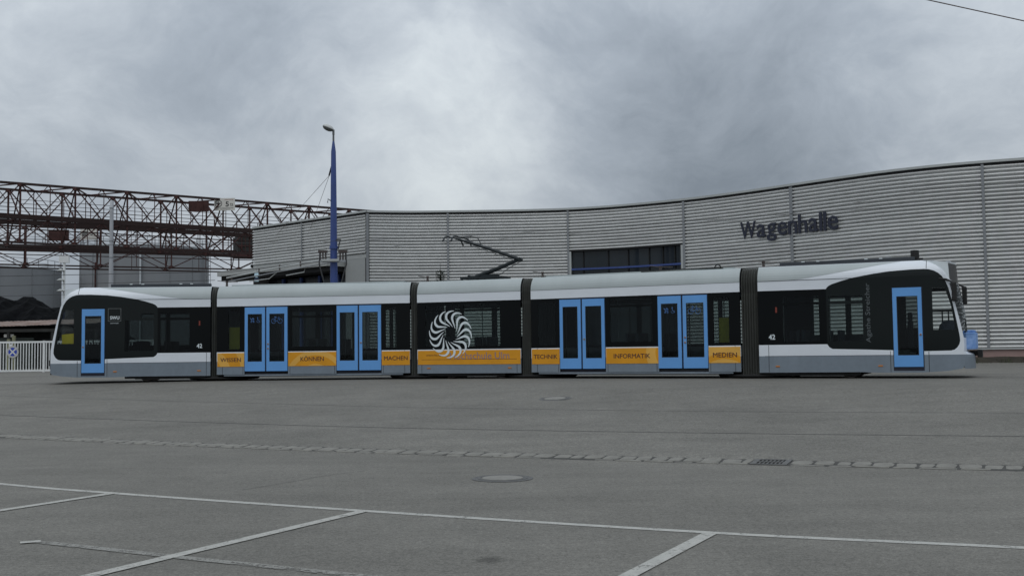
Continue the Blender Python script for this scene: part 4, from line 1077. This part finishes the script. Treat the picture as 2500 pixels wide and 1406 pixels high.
# soil and weeds at the foot of the hall
sl = [p for p in full if p.x > 17]
so = MB(); nm = normals(sl); prev = None
for i, (p, nn) in enumerate(zip(sl, nm)):
    c = [(p.x + nn.x * o_, p.y + nn.y * o_, z) for o_, z in ((-.05, 1.14 + rnd.uniform(-.05, .03)), (.25, 1.05 + rnd.uniform(-.04, .05)), (.62 + rnd.uniform(-.08, .08), .86))]
    if prev: so.quad(prev[0], prev[1], c[1], c[0]); so.quad(prev[1], prev[2], c[2], c[1])
    prev = c
tag(so.build('soil_bank', M_SOIL, smooth=True), 'dark soil bank along the foot of the hall', kind='stuff')
wd_ = MB()
for i in range(2600):
    j = rnd.randrange(len(sl) - 1); p = sl[j].lerp(sl[j + 1], rnd.random()); nn = nm[j]; o_ = rnd.uniform(.0, .75) if rnd.random() < .8 else rnd.uniform(.75, 2.0)
    x, y = p.x + nn.x * o_, p.y + nn.y * o_; z = .98 if o_ < .4 else .87; h = rnd.uniform(.06, .22) * (1 if o_ < .75 else .45); a = rnd.uniform(0, 6.28); l_ = rnd.uniform(.05, .14)
    if math.sin(x * 2.3) + math.sin(x * 5.1) < -.4 + rnd.uniform(-.6, .6): continue
    wd_.poly([(x - .02 * math.cos(a), y - .02 * math.sin(a), z - .05), (x + .02 * math.cos(a), y + .02 * math.sin(a), z - .05), (x + l_ * math.cos(a + 1), y + l_ * math.sin(a + 1), z + h)])
tag(wd_.build('weeds', M_WEED), 'low weeds and grass along the hall plinth', 'weeds', kind='stuff')

# ------------------------------------------------------------------ blue mast with lamp
MX, MY = -8.39, 52.0
mast = empty('catenary_mast', (MX, MY, gz(MX, MY))); tag(mast, 'tall tapered blue steel mast with lamp on top', 'mast')
z0 = gz(MX, MY)
MB().lathe([(.20, 0), (.19, 2), (.172, 5), (.135, 9), (.115, 10.35), (.048, 10.85)], 20).build('shaft', M_MASTBLUE, mast, smooth=True)
MB().lathe([(.048, 10.84), (.045, 11.15), (.055, 11.16), (.055, 11.40), (.0, 11.41)], 14).build('lamp_spigot', M_LENS, mast)
hd = MB(); tl_ = R(28); NR, NS = 10, 16
for i in range(NR + 1):
    ph = math.pi * i / NR
    for k in range(NS):
        th = 2 * math.pi * k / NS; lx, ly, lz = .29 * math.cos(ph), .20 * math.sin(ph) * math.cos(th), .17 * math.sin(ph) * math.sin(th)
        hd.v.append((-.25 - lx * math.cos(tl_) + lz * math.sin(tl_) * .6, ly, 11.50 + lx * math.sin(tl_) * .8 + lz * math.cos(tl_)))
for i in range(NR):
    for k in range(NS):
        hd.f.append((i * NS + k, i * NS + (k + 1) % NS, (i + 1) * NS + (k + 1) % NS, (i + 1) * NS + k)); hd.mi.append(0 if k < NS // 2 else 1)
hd.build('lamp_head', [M_LIGHTHEAD, M_LENS], mast, smooth=True)
MB().tube([(0, -.02, 5.72 - .0), (0, -.02, 5.86)], .20, 16).build('clamp_band', M_MASTBLUE, mast)
MB().tube([(-.12, -.12, 8.0), (-.24, -.14, 8.08), (-.26, -.14, 7.9)], .03, 6).build('hook', M_DARK, mast)
# switchgear platform with insulators and leads
zp = 5.92 - z0
MB().box(-.62, .62, -.30, -.20, zp - .02, zp + .08).build('cross_beam', M_STEEL, mast); MB().box(-.50, .30, -.42, -.31, zp + .02, zp + .12).build('front_beam', M_CAP, mast)
for sx in (-1, 1):
    q = MB()
    for i in range(3): q.tube([(sx * (.34 + .13 * i), -.25, zp + .08), (sx * (.34 + .13 * i), -.25, zp + .42)], [.045, .035], 8)
    q.box(sx * .26 if sx > 0 else -.68, .68 if sx > 0 else -.26, -.33, -.17, zp + .42, zp + .54); q.build('insulator_group', M_INSUL, mast)
    MB().tube([(sx * .60, -.26, zp + .5), (sx * .64, -.28, zp - .1), (sx * .48, -.3, zp - .7), (sx * .30, -.3, zp - 1.4), (sx * .30, -.26, zp - 3.4)], .035, 8).build('feeder_cable', M_WIREDARK, mast)
MB().tube([(.22, -.1, zp + .6), (.30, -.1, zp + .95), (.36, -.1, zp + 1.05), (.12, -.1, zp + 1.05)], .03, 6).build('jumper_lead', M_WIREDARK, mast)
# guy wires
def wire(pts, r_, label, ma=M_WIREDARK, sag=0.0, group=None, name='overhead_wire'):
    P = [Vector(p) for p in pts]; out = []
    for a, b in zip(P, P[1:]):
        for i in range(10):
            t = i / 10; q = a.lerp(b, t); q.z -= sag * 4 * t * (1 - t); out.append(q)
    out.append(P[-1]); org = out[0].copy()
    o = MB().tube([q - org for q in out], r_, 5).build(name, ma); o.location = org
    return tag(o, label, 'wire', group)
MB().tube([(-.10, 0, 10.45 - z0), (-.30, .55, 10.13 - z0)], .04, 6).build('guy_tensioner', M_DARK, mast)
wire([(-8.68, 52.55, 10.13), (-12.1, 62.0, 9.6), (-19, 81, 8.4)], .010, 'thin guy wire running left from the blue mast', M_WIRE)
wire([(-8.68, 52.55, 10.13), (-11.0, 62.0, 9.55), (-15.2, 79, 8.4)], .010, 'steeper thin guy wire left of the blue mast', M_WIRE)

# overhead wires
wire([(4.0, 22, 9.65), (8.4536, 22, 8.6016), (10.4074, 22, 8.1398), (15, 22, 7.05)], .012, 'single brown overhead wire crossing the top right sky', M_WIRE)
def tp(k, u, v, z):
    p, th, L_ = MODS[k]; c, s2 = math.cos(R(th)), math.sin(R(th)); return (p[0] + u * c - v * s2, p[1] + u * s2 + v * c, ZT0 + z)
wire([tp(1, -16, 1.6, 4.9), tp(1, 2, 1.3, 4.86), tp(2, 3.4, 1.3, 4.85), tp(3, .97, 1.2, 4.845), tp(4, 3.4, 1.2, 4.88), tp(5, 3, 1.2, 4.92), tp(5, 18, 1.2, 5.0)], .0065, 'contact wire above the tram touching the pantograph', M_WIREDARK)
wire([(-60, 66, 6.9), (-30, 61, 6.1), (-14.5, 57.2, 5.93), (-8.7, 51.8, 5.98)], .016, 'upper span wire from the far left to the blue mast', M_WIREDARK)
wire([(-60, 66, 6.2), (-30, 61, 5.55), (-15.5, 57.6, 5.52)], .014, 'lower span wire passing in front of the grey tanks', M_WIREDARK)
wire([(-60, 68, 5.6), (-30, 62, 5.05), (-15, 58, 5.0)], .012, 'lowest of the three wires in front of the tanks', M_WIREDARK)
wire([(-8.2, 52, 6.5), (2, 47, 6.55), (10, 43, 6.7), (16, 42, 7.6), (24, 41, 7.9)], .007, 'faint wire in front of the hall from mast to right edge', M_WIREDARK)
# cantilever tubes left of the mast
cb = empty('catenary_bracket', (-12.5, 54.5, 5.6)); tag(cb, 'pale tubular overhead line bracket between mast and hall wing', 'bracket')
bo = Vector(cb.location)
def bt(name, pts, r_, ma): return MB().tube([Vector(p) - bo for p in pts], r_, 8).build(name, ma, cb)
bt('bracket_tube', [(-14.6, 56.5, 5.55), (-11.5, 54.2, 5.86), (-8.55, 52.0, 6.08)], .04, M_CAP)
bt('bracket_tube', [(-14.6, 56.5, 5.35), (-11.5, 54.2, 5.66), (-8.55, 52.0, 5.90)], .03, M_STEEL)
bt('steady_arm', [(-13.2, 55.5, 5.30), (-12.0, 54.6, 5.36), (-11.6, 54.3, 5.62)], .022, M_CAP)
bt('steady_arm', [(-11.0, 53.8, 5.45), (-10.0, 53.1, 5.55), (-9.9, 53.0, 5.85)], .022, M_CAP)
for x, y, z in ((-14.3, 56.3, 5.55), (-12.6, 55.0, 5.78), (-11.4, 54.15, 5.9), (-10.2, 53.25, 5.98)):
    MB().lathe([(0, -.16), (.05, -.15), (.03, -.10), (.06, -.06), (.03, -.02), (.06, .02), (.03, .06), (.05, .1), (0, .12)], 10).build('insulator', M_INSUL, cb, Matrix.Translation(Vector((x, y, z)) - bo))
sl_ = empty('signal_lamp', (-13.0, 56.2, 5.55)); tag(sl_, 'small pale blue signal lamp hanging below the bracket', 'signal')
MB().box(-.10, .10, -.06, .06, .05, .22).box(-.05, .05, -.04, .04, -.02, .05).build('lamp_case', M_CYAN, sl_); MB().box(-.11, .11, -.06, .06, -.13, -.02).build('lamp_screen', mat('signal_dark', (.01, .02, .05), .4, var=.1), sl_); MB().box(-.10, .10, -.05, .05, -.22, -.13).build('lamp_lens', M_CYAN, sl_)
MB().tube([(0, 0, .2), (0, 0, .42)], .015, 6).build('hanger', M_STEEL, sl_)

# ------------------------------------------------------------------ gantry cranes
def crane(base, dirv, panel, n0, n1, width, zt, zg, zb, gh, label, extra):
    d = Vector((*dirv, 0)).normalized(); n_ = Vector((-d.y, d.x, 0)); B = Vector((*base, 0))
    o = empty('gantry_crane', (base[0], base[1], .85)); tag(o, label, 'crane', 'gantry cranes behind the yard'); OO = Vector(o.location)
    def P(k, side, z): return B + d * (panel * k) + n_ * (width * side) + Vector((0, 0, z))
    def B_(name, a, b, w, h=None, ma=M_CRANE): return bar(name, a, b, w, h or w, ma, o, OO)
    for sd in (0, 1):
        B_('top_chord', P(n0, sd, zt), P(n1, sd, zt), .17, .17, M_CRANEDARK)
        B_('girder', P(n0, sd, zg), P(n1, sd, zg), .22, gh, M_CRANEDARK)
        B_('bottom_chord', P(n0, sd, zb), P(n1, sd, zb), .14, .14, M_CRANEDARK)
        B_('rail_beam', P(n0, sd, zg - gh * .5 - .32), P(n1, sd, zg - gh * .5 - .32), .08, .08, M_CRANEDARK)
        for hz in (.42, .72, 1.02): B_('handrail', P(n0, sd * 1.3 - .15, zg + gh / 2 + hz), P(n1, sd * 1.3 - .15, zg + gh / 2 + hz), .035, .035, M_CRANEDARK)
        for k in range(n0, n1 + 1):
            B_('vertical_post', P(k, sd, zb), P(k, sd, zt), .11, .11)
            B_('gusset_plate', P(k, sd, zt - .22), P(k, sd, zt + .02), .28, .45) ; B_('gusset_plate', P(k, sd, zb - .02), P(k, sd, zb + .22), .26, .5)
            if k < n1:
                B_('diagonal_brace', P(k, sd, zt), P(k + .5, sd, zg + gh * .4), .08); B_('diagonal_brace', P(k + 1, sd, zt), P(k + .5, sd, zg + gh * .4), .08)
                B_('diagonal_brace', P(k, sd, zb), P(k + .5, sd, zg - gh * .4), .08); B_('diagonal_brace', P(k + 1, sd, zb), P(k + .5, sd, zg - gh * .4), .08)
                B_('sub_post', P(k + .5, sd, zg), P(k + .5, sd, zb), .05); B_('sub_brace', P(k + .25, sd, (zt + zg) / 2), P(k + .5, sd, zt), .05); B_('sub_brace', P(k + .75, sd, (zt + zg) / 2), P(k + .5, sd, zt), .05)
                B_('handrail_post', P(k + .5, sd * 1.3 - .15, zg), P(k + .5, sd * 1.3 - .15, zt), .05); B_('handrail_post', P(k + .25, sd * 1.3 - .15, zg), P(k + .25, sd * 1.3 - .15, zg + gh / 2 + 1.05), .05); B_('handrail_post', P(k + .75, sd * 1.3 - .15, zg), P(k + .75, sd * 1.3 - .15, zg + gh / 2 + 1.05), .05)
    for k in range(n0, n1):
        B_('cross_brace', P(k, 0, zt), P(k + .5, 1, zt), .09); B_('cross_brace', P(k + 1, 0, zt), P(k + .5, 1, zt), .09)
        B_('cross_brace', P(k, 0, zt - .02), P(k, 1, zb), .08); B_('cross_brace', P(k, 1, zt - .02), P(k, 0, zg), .08)
        B_('floor_beam', P(k, 0, zg), P(k, 1, zg), .12)
    for k in (n0, n1):
        for sd in (0, 1):
            B_('gantry_leg', P(k, sd, zb), P(k, sd * 1.8 - .4, .9), .45)
        B_('leg_tie', P(k, -.38, 1.4), P(k, 1.38, 1.4), .35)
    return o, P, B_
c1, P1, B1 = crane((-36.244, 81.16), (.7905, .6125), 3.94, -3, 9, 3.5, 14.45, 11.99, 10.08, .38, 'nearer red oxide lattice crane bridge carrying the five tonne board', None)
c2, P2, B2 = crane((-47.2, 107.05), (.902, .431), 6.84, -3, 6, 4.0, 14.78, 12.43, 10.6, .34, 'farther lower red lattice crane bridge in front of the grey tanks', None)
# boards on the first crane
ang = math.atan2(.6125, .7905)
def board(crane_o, P, k, z0, z1, half, ma, name='capacity_board', rot=0.0):
    c_ = P(k, 0, 0) + Vector((.6125, -.7905, 0)) * .3
    mt = Matrix.Translation(Vector((c_.x, c_.y, 0)) - Vector((crane_o.location.x, crane_o.location.y, crane_o.location.z))) @ Matrix.Rotation(rot, 4, 'Z')
    return MB().box(-half, half, -.03, .03, z0, z1).build(name, ma, crane_o, mt)
bd = board(c1, P1, 4.0, 13.50, 14.52, .86, M_BOARD, rot=R(-2))
me = text_mesh('5', 'board_figure', M_INK, .10, .36, 13.83, 14.22, -.036, bold=.02); link('board_figure', me, bd)
me = text_mesh('ta', 'board_figure', M_INK, .46, .72, 13.86, 14.12, -.036); link('board_figure', me, bd)
rg = MB(); prev = None
for i in range(25):
    a = R(15 * i); c_ = [(-.50 + r_ * math.cos(a), -.036, 14.07 + r_ * math.sin(a)) for r_ in (.25, .30)]
    if prev: rg.quad(prev[0], prev[1], c_[1], c_[0])
    prev = c_
rg.box(-.68, -.32, -.037, -.034, 14.02, 14.12); rg.box(-.66, -.60, -.037, -.034, 14.12, 14.20); rg.box(-.53, -.47, -.037, -.034, 14.12, 14.24); rg.box(-.40, -.34, -.037, -.034, 14.12, 14.20); rg.box(-.60, -.40, -.037, -.034, 13.90, 13.96)
rg.build('board_emblem', M_INK, bd)
MB().box(.0, .74, -.036, -.033, 14.38, 14.41).build('board_line', M_INKRED, bd); MB().box(-.78, .74, -.036, -.033, 13.68, 13.71).build('board_line', M_INK, bd); MB().box(-.30, .50, -.036, -.033, 13.58, 13.605).build('board_line', M_INK, bd)
board(c1, P1, 3.44, 13.26, 14.12, .80, M_CRANE, 'red_plate', R(8))
b8 = board(c2, P2, .82, 13.2, 14.25, .78, M_BOARD, rot=R(5))
me = text_mesh('8', 'board_figure', M_INK, .20, .42, 13.65, 14.05, -.036, bold=.015); link('board_figure', me, b8)
MB().box(-.62, -.15, -.036, -.033, 13.5, 14.05).build('board_emblem', mat('faded_ink', (.16, .16, .15), .8, var=.2), b8)
board(c2, P2, .42, 13.0, 14.1, .95, M_CRANE, 'red_plate', R(10))
# cab hanging under the second crane
cc = P2(3.25, 0, 0); tl = empty('crane_trolley', (cc.x, cc.y, 12.0)); tag(tl, 'dark boxy crane trolley hanging from the farther crane beside the hall', 'trolley')
tl.rotation_euler = (0, 0, math.atan2(.431, .902))
MB().box(-2.0, 4.5, -.9, 1.6, .35, 2.05).build('trolley_cabin', M_TIMBER, tl, bevel=.05); MB().box(-2.05, 4.6, -1.0, 1.7, -.15, .35).build('trolley_chassis', M_CRANE, tl)
for x in (-1.6, .2, 2.0, 3.8): MB().box(x - .06, x + .06, -.96, -.9, .35, 2.05).build('cabin_post', M_CRANE, tl)
MB().box(-2.02, 4.55, -.98, -.92, .95, 1.05).build('cabin_rail', M_CRANE, tl); MB().tube([(-.3, -.3, -.15), (-.3, -.3, -1.0)], .05, 6).build('hook_rope', M_DARK, tl); MB().lathe([(0, -1.3), (.2, -1.2), (.28, -1.05), (.2, -.9), (0, -.85)], 14, (-.3, -.3, 0)).build('hook_block', M_DARK, tl, smooth=True)

# ------------------------------------------------------------------ left background
def tank(x, y, r_, zt, label, cone, seg=64):
    o = empty('storage_tank', (x, y, .85)); tag(o, label, 'tank'); h = zt - .85
    MB().lathe([(r_, 0), (r_, h)], seg).build('tank_wall', M_TANK, o, smooth=True)
    MB().lathe([(r_ + .05, h), (r_ + .05, h + .15), (r_ - .1, h + .15), (0, h + .15 + cone)], seg).build('tank_roof', M_TANKLIGHT, o, smooth=True)
    for hh in (.6, 1.1):
        MB().tube([(r_ * .99 * math.cos(R(a)), r_ * .99 * math.sin(R(a)), h + hh) for a in range(0, 361, 6)], .035, 4, cap=False).build('handrail', M_TANK, o)
    for a in range(180, 361, 10): MB().box(-.03, .03, -.03, .03, h + .1, h + 1.1).build('handrail_post', M_TANK, o, Matrix.Translation((r_ * .99 * math.cos(R(a)), r_ * .99 * math.sin(R(a)), 0)))
    for a in range(190, 360, 24): MB().box(-.03, .03, -.06, .02, 0, h).build('wall_seam', M_ALUDARK, o, Matrix.Rotation(R(a + 90), 4, 'Z') @ Matrix.Translation((0, -r_, 0)))
    return o, h
t1, h1 = tank(-63.6, 131, 9.4, 11.9, 'lower grey storage tank at the left edge behind the coal heap', 1.1)
t2, h2 = tank(-46.2, 139, 7.75, 14.9, 'taller grey storage tank behind the crane bridges', .6)
q = MB()
for sx in (-.35, .35): q.tube([(8.05, sx - 1.2, 0), (8.05, sx - 1.2, h2 + 1.2)], .05, 6)
for i in range(34): q.tube([(8.05, -1.55, .4 * i + .3), (8.05, -.85, .4 * i + .3)], .03, 4)
for i in range(12): q.tube([(8.1 + .45 * math.sin(R(a)) , -1.2 + .45 * math.cos(R(a)), 1.1 * i + 2.0) for a in range(0, 181, 30)], .03, 4)
q.tube([(8.55, -1.2, 2), (8.55, -1.2, h2 + 1)], .03, 4); q.build('caged_ladder', M_STEEL, t2)
MB().tube([(2.0, -7.75, 0), (2.0, -7.8, h2)], .10, 6).build('white_pipe', M_TANKLIGHT, t2); MB().tube([(-3.6, -7.1, 0), (-3.6, -7.1, h2 - 2)], .10, 6).build('red_pipe', M_CRANE, t2)

mp_ = empty('slender_mast', (-21.8, 60, gz(-21.8, 60))); tag(mp_, 'slender pale grey mast in front of the crane bridges', 'mast')
zz = gz(-21.8, 60)
MB().lathe([(.13, 0), (.12, 4.5), (.115, 5.8), (.10, 6.0), (.098, 8.6), (.09, 10.1 - zz), (0, 10.12 - zz)], 14).build('shaft', M_CONCPOLE, mp_, smooth=True)
for z in (7.0, 7.9, 9.7): MB().lathe([(.112, z - zz - .04), (.118, z - zz - .03), (.118, z - zz + .03), (.112, z - zz + .04)], 14).build('band_clamp', M_STEEL, mp_)
fl = empty('floodlight_column', (-42.0, 103.5, .85)); tag(fl, 'white floodlight column between the two grey tanks', 'lamp')
MB().tube([(0, 0, 0), (0, 0, 10.2)], [.16, .10], 10).build('column', M_FENCE, fl); MB().box(-.45, .45, -.15, .15, 9.6, 10.25).build('head_frame', M_FENCE, fl)
for z in (8.9, 8.0, 7.0): MB().lathe([(0, .15), (.10, .12), (.38, -.05), (.30, -.1), (0, -.1)], 12, (-.25, -.2, z)).build('floodlight', M_CAP, fl)

# coal heap
ch = MB(); nx_, ny_ = 60, 26
def coal_h(x, y):
    h = 4.95 * math.exp(-((x + 38.6) / 3.9) ** 2) + 4.2 * math.exp(-((x + 33.0) / 3.2) ** 2) + 4.4 * math.exp(-((x + 45) / 4.5) ** 2)
    h += .25 * math.sin(x * 2.1 + y) + .18 * math.sin(x * 4.7 - y * 1.3) + rnd.uniform(-.06, .06)
    return max(0, .95 * h * max(0, 1 - ((y - 87) / 7.5) ** 2))
for j in range(ny_ + 1):
    for i in range(nx_ + 1):
        x, y = -54 + 30 * i / nx_, 79.5 + 15 * j / ny_; ch.v.append((x, y, .8 + coal_h(x, y)))
for j in range(ny_):
    for i in range(nx_): ch.f.append((j * (nx_ + 1) + i, j * (nx_ + 1) + i + 1, (j + 1) * (nx_ + 1) + i + 1, (j + 1) * (nx_ + 1) + i)); ch.mi.append(0)
tag(ch.build('coal_heap', M_COAL), 'black coal heap behind the low shed', 'heap')

# open shed with rusty sheet roof
sh = empty('open_shed', (-33, 72, .85)); tag(sh, 'low dark open shed with a rusty sheet roof', 'shed')
for i in range(16):
    x0 = -6.0 + i * .75; z0_ = 2.70 + .015 * i; dz = rnd.uniform(-.03, .03)
    q = MB(); n_ = 6
    for k in range(n_):
        xa, xb = x0 + .78 * k / n_, x0 + .78 * (k + 1) / n_; wa, wb = .02 * (k % 2), .02 * ((k + 1) % 2)
        q.quad((xa, -.5, z0_ + wa + dz), (xb, -.5, z0_ + wb + dz), (xb + .3, 2.6, z0_ + .42 + wb), (xa + .3, 2.6, z0_ + .42 + wa))
    q.build('roof_sheet', M_RUST, sh)
MB().box(-6, 6.2, 2.4, 2.5, 0, 2.9).build('back_wall', M_TIMBER, sh); MB().box(-6, 6.2, -.42, -.28, 2.42, 2.62).build('eaves_beam', M_TIMBER, sh)
for x in (-5.8, -2.8, .35, 3.2, 6.0): MB().box(x - .08, x + .08, -.40, -.24, 0, 2.45).build('post', M_TIMBER, sh)
MB().box(-5.6, 1.9, -.15, -.05, .0, 2.05).build('dark_partition', mat('shed_dark_board', (.018, .024, .020), .8, var=.2), sh)
MB().box(.0, .62, -.22, -.17, 2.10, 2.29).build('name_plate', M_BOARD, sh)
MB().box(2.2, 6.0, .4, .5, .2, 1.95).build('side_boards', mat('shed_grey_board', (.028, .03, .032), .8, var=.2), sh)
for x, zt in ((-.28, 1.55), (.87, 1.98), (1.19, 2.20)):
    o = MB().box(-.09, .09, -.09, .09, 0, zt).build('timber_post', M_POST, bevel=.01); o.location = (-33 + x, 70.6, .82)
    tag(o, {-.28: 'short pale post behind the white fence at the left edge', .87: 'pale post behind the fence, left of the taller one', 1.19: 'tallest pale post behind the white fence'}[x], 'post', 'pale posts behind the fence')

# white fence with sign
fe = empty('white_bar_fence', (-27, 60, .8)); tag(fe, 'white vertical bar fence at the left end of the yard', 'fence')
FX0, FX1 = -14.0, 7.5
def fz(x): return .05 + .02 * (x + .8) / 2.7
MB().box(FX0, FX1, -.03, .03, 1.60, 1.70).build('top_rail', M_FENCE, fe); MB().box(FX0, FX1, -.03, .03, .06, .15).build('bottom_rail', M_FENCE, fe)
bm_ = MB().box(-.021, .021, -.018, .018, .15, 1.60).mesh('bar', M_FENCE)
n_ = int((FX1 - FX0) / .155)
for i in range(n_): link('bar', bm_, fe, Matrix.Translation((FX0 + .08 + .155 * i, 0, 0)))
for x in (FX0, -5.4, 1.6, FX1): MB().box(x - .05, x + .05, -.05, .05, -.1, 1.72).build('post', M_FENCE, fe)
rs = empty('round_sign', (-27.05, 59.9, 1.93)); tag(rs, 'round sign with white cross on blue fixed to the fence', 'sign')
def disc(name, r0, r1, y, ma):
    q = MB(); prev = None
    for i in range(37):
        a = R(10 * i); c_ = ((r0 * math.cos(a), y, r0 * math.sin(a)), (r1 * math.cos(a), y, r1 * math.sin(a)))
        if prev: q.quad(prev[0], prev[1], c_[1], c_[0])
        prev = c_
    return q.build(name, ma, rs)
MB().tube([(0, .0, 0), (0, .02, 0)], .325, 36).build('sign_plate', M_STEEL, rs)
disc('sign_rim', .23, .325, -.004, mat('sign_rim_grey', (.46, .45, .43), .6, var=.05)); disc('sign_field', 0, .232, -.006, M_SIGNBLUE)
cr = MB()
for a in (R(45), R(-45)):
    dx, dz = math.cos(a) * .232, math.sin(a) * .232; px, pz = -math.sin(a) * .036, math.cos(a) * .036; yy = -.010 if a > 0 else -.012
    cr.quad((-dx + px, yy, -dz + pz), (-dx - px, yy, -dz - pz), (dx - px, yy, dz - pz), (dx + px, yy, dz + pz))
cr.build('sign_cross', mat('sign_cross_white', (.62, .62, .60), .6, var=.05), rs); MB().box(-.16, -.02, .0, .03, .28, .42).build('sign_bracket', M_FENCE, rs)

# young spruce behind the tram
SX, SY = -3.24, 50.0; sz = gz(SX, SY)
sp0 = empty('spruce_tree', (SX, SY, sz)); tag(sp0, 'young spruce tip showing above the tram roof by the hall', 'tree')
MB().tube([(0, 0, 0), (0, 0, 3.0), (0, 0, 5.65 - sz)], [.07, .04, .008], 8).build('trunk', M_BARK, sp0)
cw = MB()
for i in range(2200):
    t = rnd.random() ** .8; z = .5 + (4.55 - sz + .75 - .5) * t; rr = (1.05 * (1 - t) + .16) * (rnd.random() ** .5) * (.75 + .25 * math.sin(z * 9)); a = rnd.uniform(0, 6.283)
    x, y = rr * math.cos(a), rr * math.sin(a); l_ = rnd.uniform(.08, .17); dz = rnd.uniform(-.02, .09)
    tx, ty = math.cos(a + rnd.uniform(-.6, .6)) * l_, math.sin(a + rnd.uniform(-.6, .6)) * l_
    cw.poly([(x - ty * .16, y + tx * .16, z), (x + ty * .16, y - tx * .16, z), (x + tx, y + ty, z + dz)])
cw.build('crown', M_SPRUCE, sp0)
